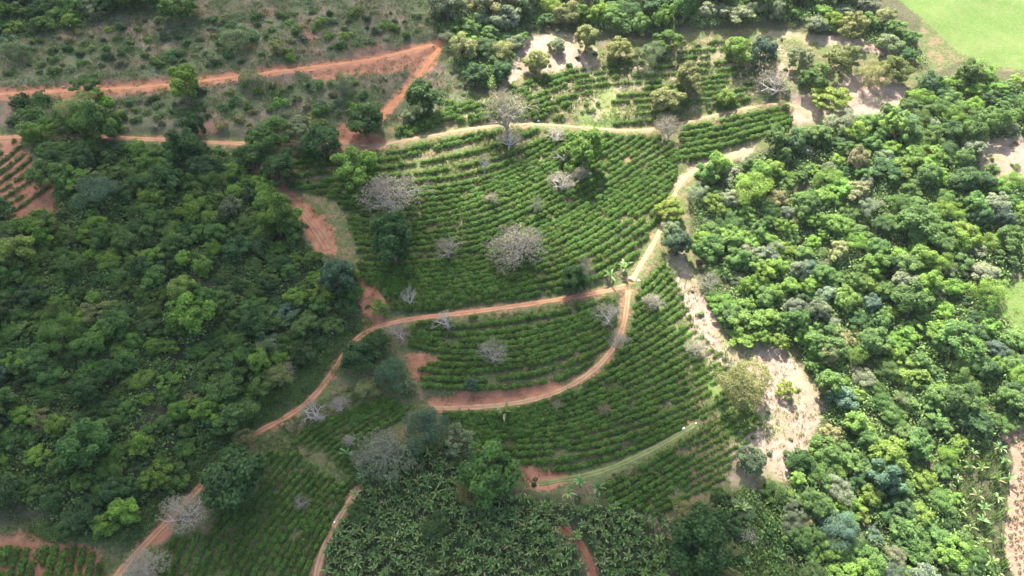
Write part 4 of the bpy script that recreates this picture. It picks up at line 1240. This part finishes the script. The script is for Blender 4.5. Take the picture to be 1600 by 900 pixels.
for px, py, s, lab in [(953, 440, 1.25, 'banana plant on the road fork, the left one of two'), (976, 428, 1.3, 'banana plant on the road fork, the right one of two'),
                       (790, 655, 1.35, 'tall banana plant alone beside the curved road'), (906, 762, 1.1, 'banana plant at the lower end of the grass track, left one'),
                       (933, 772, 1.35, 'banana plant at the lower end of the grass track, right one'), (888, 778, 0.9, 'small banana plant below the end of the grass track'),
                       (636, 616, 1.2, 'banana plant at the left corner of the crescent plot'), (545, 718, 1.0, 'banana plant under the thin white dead tree'),
                       (1155, 805, 1.2, 'banana plant above the white broken tree in the bottom thicket')]:
    x, y, z, d = locate(px, py, 0)
    e = banana(x[0], y[0], z[0], s, 9)
    e['label'] = lab; e['group'] = 'single banana plants near the roads'

# ------------------------------------------------------------------ seedlings of the brown field
items = []
fx = []
qx, qy, _, _ = locate([1572, 1640, 1640, 1594], [674, 662, 940, 900])
for i in range(int((qy.max() - qy.min()) / 1.25) + 1):
    for j in range(int((qx.max() - qx.min()) / 0.95) + 1):
        fx.append((qx.min() + j * 0.95 + (i % 2) * 0.3, qy.min() + i * 1.25 + j * 0.22))
fx = np.array(fx) + RNG.normal(0, 0.08, (len(fx), 2))
fz = ground(fx[:, 0], fx[:, 1]); fpx, fpy, _ = project(fx[:, 0], fx[:, 1], fz)
ok = inside(fpx, fpy, [(1572, 674), (1640, 662), (1640, 940), (1594, 900), (1574, 860), (1582, 780), (1592, 720)]) & (fpx < 1612)
for i in np.nonzero(ok)[0]:
    o = put('coffee_seedling', random.choice(SEEDLING), None, (fx[i, 0], fx[i, 1], fz[i] - 0.03), (0, 0, random.uniform(0, 6.28)), random.uniform(1.0, 1.7), (0.06, 0.085, 0.03))
    tag(o, 'tiny seedling in the ploughed brown field at the right edge', 'seedling', 'seedlings in the brown field')

# ------------------------------------------------------------------ small things on the ground
def lump_mesh(name, seed, sx, sy, sz, mat):
    rng = np.random.default_rng(seed)
    n, mrow = 10, 6
    V = []
    for i in range(mrow + 1):
        th = math.pi * i / mrow
        for k in range(n):
            ph = 2 * math.pi * k / n
            r = 1 + rng.normal(0, 0.09)
            V.append((sx * r * math.sin(th) * math.cos(ph), sy * r * math.sin(th) * math.sin(ph), sz * (math.cos(th) * r * 0.9 + 0.75)))
    F = [(i * n + k, (i + 1) * n + k, (i + 1) * n + (k + 1) % n, i * n + (k + 1) % n) for i in range(mrow) for k in range(n)]
    return mesh_from(name, np.array(V), np.array(F), mat, smooth=True)
for k, (px, py, sz, lab) in enumerate([(985, 435, 0.42, 'white bundle at the road fork beside the bananas'), (998, 439, 0.36, 'white bundle at the road fork nearer the wide plot'),
                                       (841, 190, 0.45, 'white bundle on the top road beside the tall grey tree'), (1068, 670, 0.42, 'white bundle at the upper end of the bright grass track'),
                                       (1087, 662, 0.26, 'small white bundle on the red patch above the grass track'), (523, 816, 0.25, 'tiny white bundle on the narrow path by the bananas')]):
    x, y, z, d = locate(px, py, 0)
    o = put('white_bundle', lump_mesh('white_bundle', 600 + k, sz, sz * 0.65, sz * 0.55, M_WHITE), None, (x[0], y[0], z[0]), (0, 0, random.uniform(0, 3)))
    tag(o, lab, 'bundle', 'white bundles on the ground')
items = []
for (x, y, z, px, py) in scatter([[(-20, 134), (200, 126), (420, 104), (560, 92), (690, 66), (684, 92), (560, 116), (430, 122), (200, 148), (-20, 154)]], [], 3.6, (-200, 0, 150, 280), 9000):
    s = random.uniform(0.18, 0.42)
    o = put('rock', None, None)
    bpy.data.objects.remove(o)
    o = put('rock', lump_mesh('rock', random.randint(0, 9999), s, s * random.uniform(.6, 1), s * random.uniform(.4, .7), M_GREYBARK), None, (x, y, z), (0, 0, random.uniform(0, 6)))
    tag(o, 'x', 'rock', 'loose rocks on the red bank')
    items.append((o, 'pale rock on the red bank of the upper road', px))
number_out(items)

# ------------------------------------------------------------------ undergrowth, weeds and grass (nobody could count them)
def tuft_proto(seed, blades, h, spread, w):
    rng = np.random.default_rng(seed)
    V = []; F = []; T = []
    for i in range(blades):
        a = rng.uniform(0, 6.28); r = spread * math.sqrt(rng.random()); bx, by = r * math.cos(a), r * math.sin(a)
        b = rng.uniform(0, 6.28); l = h * rng.uniform(0.5, 1.2); lean = rng.uniform(0.1, 0.7) * l
        ca, sa = math.cos(b), math.sin(b)
        k = len(V)
        V += [(bx - sa * w, by + ca * w, -0.03), (bx + sa * w, by - ca * w, -0.03), (bx + ca * lean + sa * w * .5, by + sa * lean - ca * w * .5, l), (bx + ca * lean - sa * w * .5, by + sa * lean + ca * w * .5, l)]
        F.append((k, k + 1, k + 2, k + 3)); t = rng.random(); T += [t] * 4
    return np.array(V), np.array(F), np.array(T)

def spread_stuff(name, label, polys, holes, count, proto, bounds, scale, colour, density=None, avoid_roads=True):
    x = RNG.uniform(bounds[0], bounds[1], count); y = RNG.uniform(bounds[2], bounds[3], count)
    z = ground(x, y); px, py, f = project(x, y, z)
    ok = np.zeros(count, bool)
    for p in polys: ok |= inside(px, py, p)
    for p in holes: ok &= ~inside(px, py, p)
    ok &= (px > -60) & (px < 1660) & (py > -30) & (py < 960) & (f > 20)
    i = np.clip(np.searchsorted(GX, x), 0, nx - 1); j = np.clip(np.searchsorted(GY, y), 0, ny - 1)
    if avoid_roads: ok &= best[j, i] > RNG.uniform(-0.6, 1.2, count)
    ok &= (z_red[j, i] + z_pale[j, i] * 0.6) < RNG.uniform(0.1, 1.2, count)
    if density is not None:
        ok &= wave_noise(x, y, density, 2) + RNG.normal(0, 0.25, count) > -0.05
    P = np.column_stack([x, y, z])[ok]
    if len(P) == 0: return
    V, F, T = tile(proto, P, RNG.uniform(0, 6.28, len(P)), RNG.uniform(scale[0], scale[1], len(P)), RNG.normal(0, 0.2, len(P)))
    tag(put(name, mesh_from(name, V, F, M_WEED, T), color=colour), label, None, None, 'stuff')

under = bush_proto(900, 58, 0.95, 1.2, 0.115)
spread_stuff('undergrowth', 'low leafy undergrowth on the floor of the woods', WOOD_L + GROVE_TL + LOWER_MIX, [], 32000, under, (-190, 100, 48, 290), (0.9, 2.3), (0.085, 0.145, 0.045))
spread_stuff('undergrowth', 'leafy undergrowth of the sunlit woods, sunlight lightened into its colour', WOOD_R + WOOD_T, BARE_R, 32000, under, (-40, 215, 48, 290), (0.9, 2.3), (0.125, 0.20, 0.068))  # lit copy of the undergrowth above: the sunlight is put into its colour
spread_stuff('verge_scrub', 'leafy scrub on the verge between the shaded wood and the middle road', [[(575, 495), (588, 512), (545, 565), (500, 612), (468, 640), (400, 668), (335, 745), (262, 812), (200, 850), (60, 842), (60, 812), (170, 828), (232, 788), (330, 676), (420, 618), (505, 548), (550, 500)]], [], 70000, under, (-130, 0, 55, 150), (0.3, 1.1), (0.08, 0.135, 0.042))
weed = tuft_proto(901, 7, 0.34, 0.36, 0.055)
spread_stuff('weeds', 'green weeds growing between the coffee hedges', [p['poly'] for p in PLOTS if p['key'] not in 'HI'] + [[(395, 672), (470, 645), (560, 600), (640, 560), (660, 640), (600, 640), (545, 760), (420, 740)], [(150, 800), (250, 790), (200, 880), (150, 850), (-40, 840), (-40, 790), (100, 825)]], [], 200000, weed, (-130, 95, 55, 240), (0.6, 1.4), (0.085, 0.13, 0.036), density=16)
spread_stuff('roadside_weeds', 'scattered weeds on the bare red banks and road edges', Z_RED + Z_PALE[:2], [], 110000, weed, (-180, 110, 55, 270), (0.5, 1.5), (0.09, 0.13, 0.045), density=9)
dry = tuft_proto(902, 7, 0.38, 0.45, 0.045)
spread_stuff('dry_grass', 'dry grass and low scrub on the open slope', Z_HILL, GROVE_TL, 30000, dry, (-210, 0, 170, 290), (0.7, 1.9), (0.14, 0.15, 0.085), density=22)
scrub = bush_proto(903, 16, 0.5, 0.5, 0.14)
spread_stuff('ground_cover', 'low green ground cover on the open slope', Z_HILL, GROVE_TL, 54000, scrub, (-210, 0, 170, 290), (0.4, 1.5), (0.085, 0.145, 0.05), density=9)
spread_stuff('grass', 'sunlit grass on the clearings and grassy strips', Z_GRASS[1:] + [[(1040, 400), (1090, 450), (1110, 520), (1200, 560), (1270, 620), (1250, 700), (1180, 760), (1140, 700), (1200, 620), (1090, 540)], [(790, 130), (880, 100), (1130, 50), (1250, 120), (1200, 160), (1000, 205), (880, 200)]], [], 60000, weed, (-60, 190, 55, 260), (0.6, 1.5), (0.16, 0.18, 0.06), density=12)
def banana_clump(seed):
    rng = random.Random(seed); Vs = []; Fs = []; Ts = []; off = 0
    for k in range(8):
        me = rng.choice(BLEAF); n = len(me.vertices)
        v = np.empty(n * 3, np.float32); me.vertices.foreach_get('co', v); v = v.reshape(-1, 3)
        f = np.empty(len(me.loops), np.int32); me.loops.foreach_get('vertex_index', f); f = f.reshape(-1, 4)
        M = np.array(Matrix.Translation((0, 0, 1.6)) @ Matrix.Rotation(k * 2.4 + rng.uniform(-.3, .3), 4, 'Z') @ Matrix.Rotation(rng.uniform(-.95, .1), 4, 'Y') @ Matrix.Rotation(rng.uniform(-.3, .3), 4, 'X'))
        Vs.append(v @ M[:3, :3].T + M[:3, 3]); Fs.append(f + off); Ts.append(np.full(n, rng.uniform(0.2, 0.8))); off += n
    return np.vstack(Vs), np.vstack(Fs), np.concatenate(Ts)
for kk in range(3):
    spread_stuff('banana_thicket', 'crowded banana foliage filling the grove between the nearer plants', [BAN[0][0][0], BAN[1][0][0]], [], 2300, banana_clump(910 + kk), (-60, 60, 40, 130), (0.42, 0.78), ((0.105, 0.172, 0.062), (0.09, 0.158, 0.055), (0.12, 0.168, 0.068))[kk])
shoot = tuft_proto(904, 9, 1.5, 0.55, 0.10)
spread_stuff('banana_shoots', 'young banana shoots and weeds filling the ground under the bananas', [b[0][0] for b in BAN], [], 34000, shoot, (-60, 150, 40, 130), (0.4, 1.0), (0.12, 0.185, 0.07))
spread_stuff('leaf_litter', 'dry leaves and low weeds under the bananas', [b[0][0] for b in BAN], [], 30000, under, (-60, 150, 40, 130), (0.25, 0.6), (0.085, 0.11, 0.05))

# ------------------------------------------------------------------ the cloud overhead whose shadow lies on the left and lower part of the place
SHADE = [(-900, -500), (600, -500), (640, -40), (665, 40), (650, 110), (560, 180), (520, 240), (600, 300), (700, 345), (800, 400), (900, 435), (985, 480), (1035, 560), (1062, 640), (1082, 710), (1150, 775), (1235, 820), (1275, 900), (1290, 1100), (1250, 1500), (-900, 1500)]
CLOUD_Z = 520.0
def cloud():
    step = 7.0
    gx = np.arange(-560, 260, step); gy = np.arange(-260, 560, step)
    X, Y = np.meshgrid(gx, gy)
    gz = ground(X, Y)
    P, Q, f = project(X, Y, gz)
    m = inside(P, Q, SHADE) & (f > 5)
    m |= (f <= 5) & (X < 75)
    m |= (Y < 40) & (X < 75)
    m = m.astype(float)
    edge = np.minimum(np.minimum(X - gx[0], gx[-1] - X), np.minimum(Y - gy[0], gy[-1] - Y))
    m *= edge > 40
    for _ in range(5):
        p = np.pad(m, 1, mode='edge')
        m = (p[:-2, 1:-1] + p[2:, 1:-1] + p[1:-1, :-2] + p[1:-1, 2:] + p[1:-1, 1:-1]) / 5
    lump = 1 + 0.22 * wave_noise(X, Y, 70, 4) + 0.14 * wave_noise(X, Y, 34, 9)
    th = np.clip(m * 1.12 - 0.06, 0, 1) * 62 * lump * (0.55 + 0.45 * sstep(120, 330, Q))
    t = (CLOUD_Z - gz) / SUN_DIR.z
    cx = X + SUN_DIR.x * (CLOUD_Z - 10) / SUN_DIR.z; cy = Y + SUN_DIR.y * (CLOUD_Z - 10) / SUN_DIR.z
    # follow the slope of the ground so that the edge falls where the photograph has it
    cx = cx - SUN_DIR.x * gz / SUN_DIR.z; cy = cy - SUN_DIR.y * gz / SUN_DIR.z
    keep = th > 0.2
    cell = keep[:-1, :-1] & keep[1:, :-1] & keep[:-1, 1:] & keep[1:, 1:]
    idt = -np.ones(X.shape, int); used = np.zeros(X.shape, bool)
    used[:-1, :-1] |= cell; used[1:, :-1] |= cell; used[:-1, 1:] |= cell; used[1:, 1:] |= cell
    n = used.sum(); idt[used] = np.arange(n)
    top = np.column_stack([cx[used], cy[used], CLOUD_Z + th[used] * 0.8])
    bot = np.column_stack([cx[used], cy[used], CLOUD_Z - th[used] * 0.2])
    a, b, c, d = idt[:-1, :-1][cell], idt[:-1, 1:][cell], idt[1:, 1:][cell], idt[1:, :-1][cell]
    F = [np.stack([a, b, c, d], 1), np.stack([d, c, b, a], 1) + n]
    # close the rim
    edges = {}
    for q in F[0]:
        for i in range(4):
            e = (q[i], q[(i + 1) % 4])
            if (e[1], e[0]) in edges: del edges[(e[1], e[0])]
            else: edges[e] = 1
    rim = np.array([(e[1], e[0], e[0] + n, e[1] + n) for e in edges])
    F.append(rim)
    m_, nt, out = nodes_of('cloud_vapour')
    v = N(nt, 'ShaderNodeVolumePrincipled')
    v.inputs['Density'].default_value = 0.05
    v.inputs['Color'].default_value = (0.97, 0.97, 0.97, 1)
    v.inputs['Anisotropy'].default_value = 0.5
    nt.links.new(v.outputs[0], out.inputs['Volume'])
    me = mesh_from('cloud', np.vstack([top, bot]), np.vstack(F), m_, smooth=True)
    tag(put('cloud', me), 'low cloud overhead shading the left and lower ground', None, None, 'stuff')
cloud()


# ------------------------------------------------------------------ thin humid air
def haze():
    m_, nt, out = nodes_of('humid_air')
    v = N(nt, 'ShaderNodeVolumePrincipled')
    v.inputs['Density'].default_value = 0.00006
    v.inputs['Color'].default_value = (0.95, 0.97, 1.0, 1)
    v.inputs['Anisotropy'].default_value = 0.3
    nt.links.new(v.outputs[0], out.inputs['Volume'])
    x0, x1, y0, y1, z0, z1 = -4200, 4200, -4200, 4200, float(ZZ.min()) - 1.0, max(float(ZZ.max()) + 16, CAM_Z + 6)
    V = np.array([(x, y, z) for z in (z0, z1) for y in (y0, y1) for x in (x0, x1)], float)
    F = np.array([(0, 2, 3, 1), (4, 5, 7, 6), (0, 1, 5, 4), (2, 6, 7, 3), (0, 4, 6, 2), (1, 3, 7, 5)])
    tag(put('haze', mesh_from('haze', V, F, m_)), 'thin humid haze in the valley air', None, None, 'stuff')
haze()
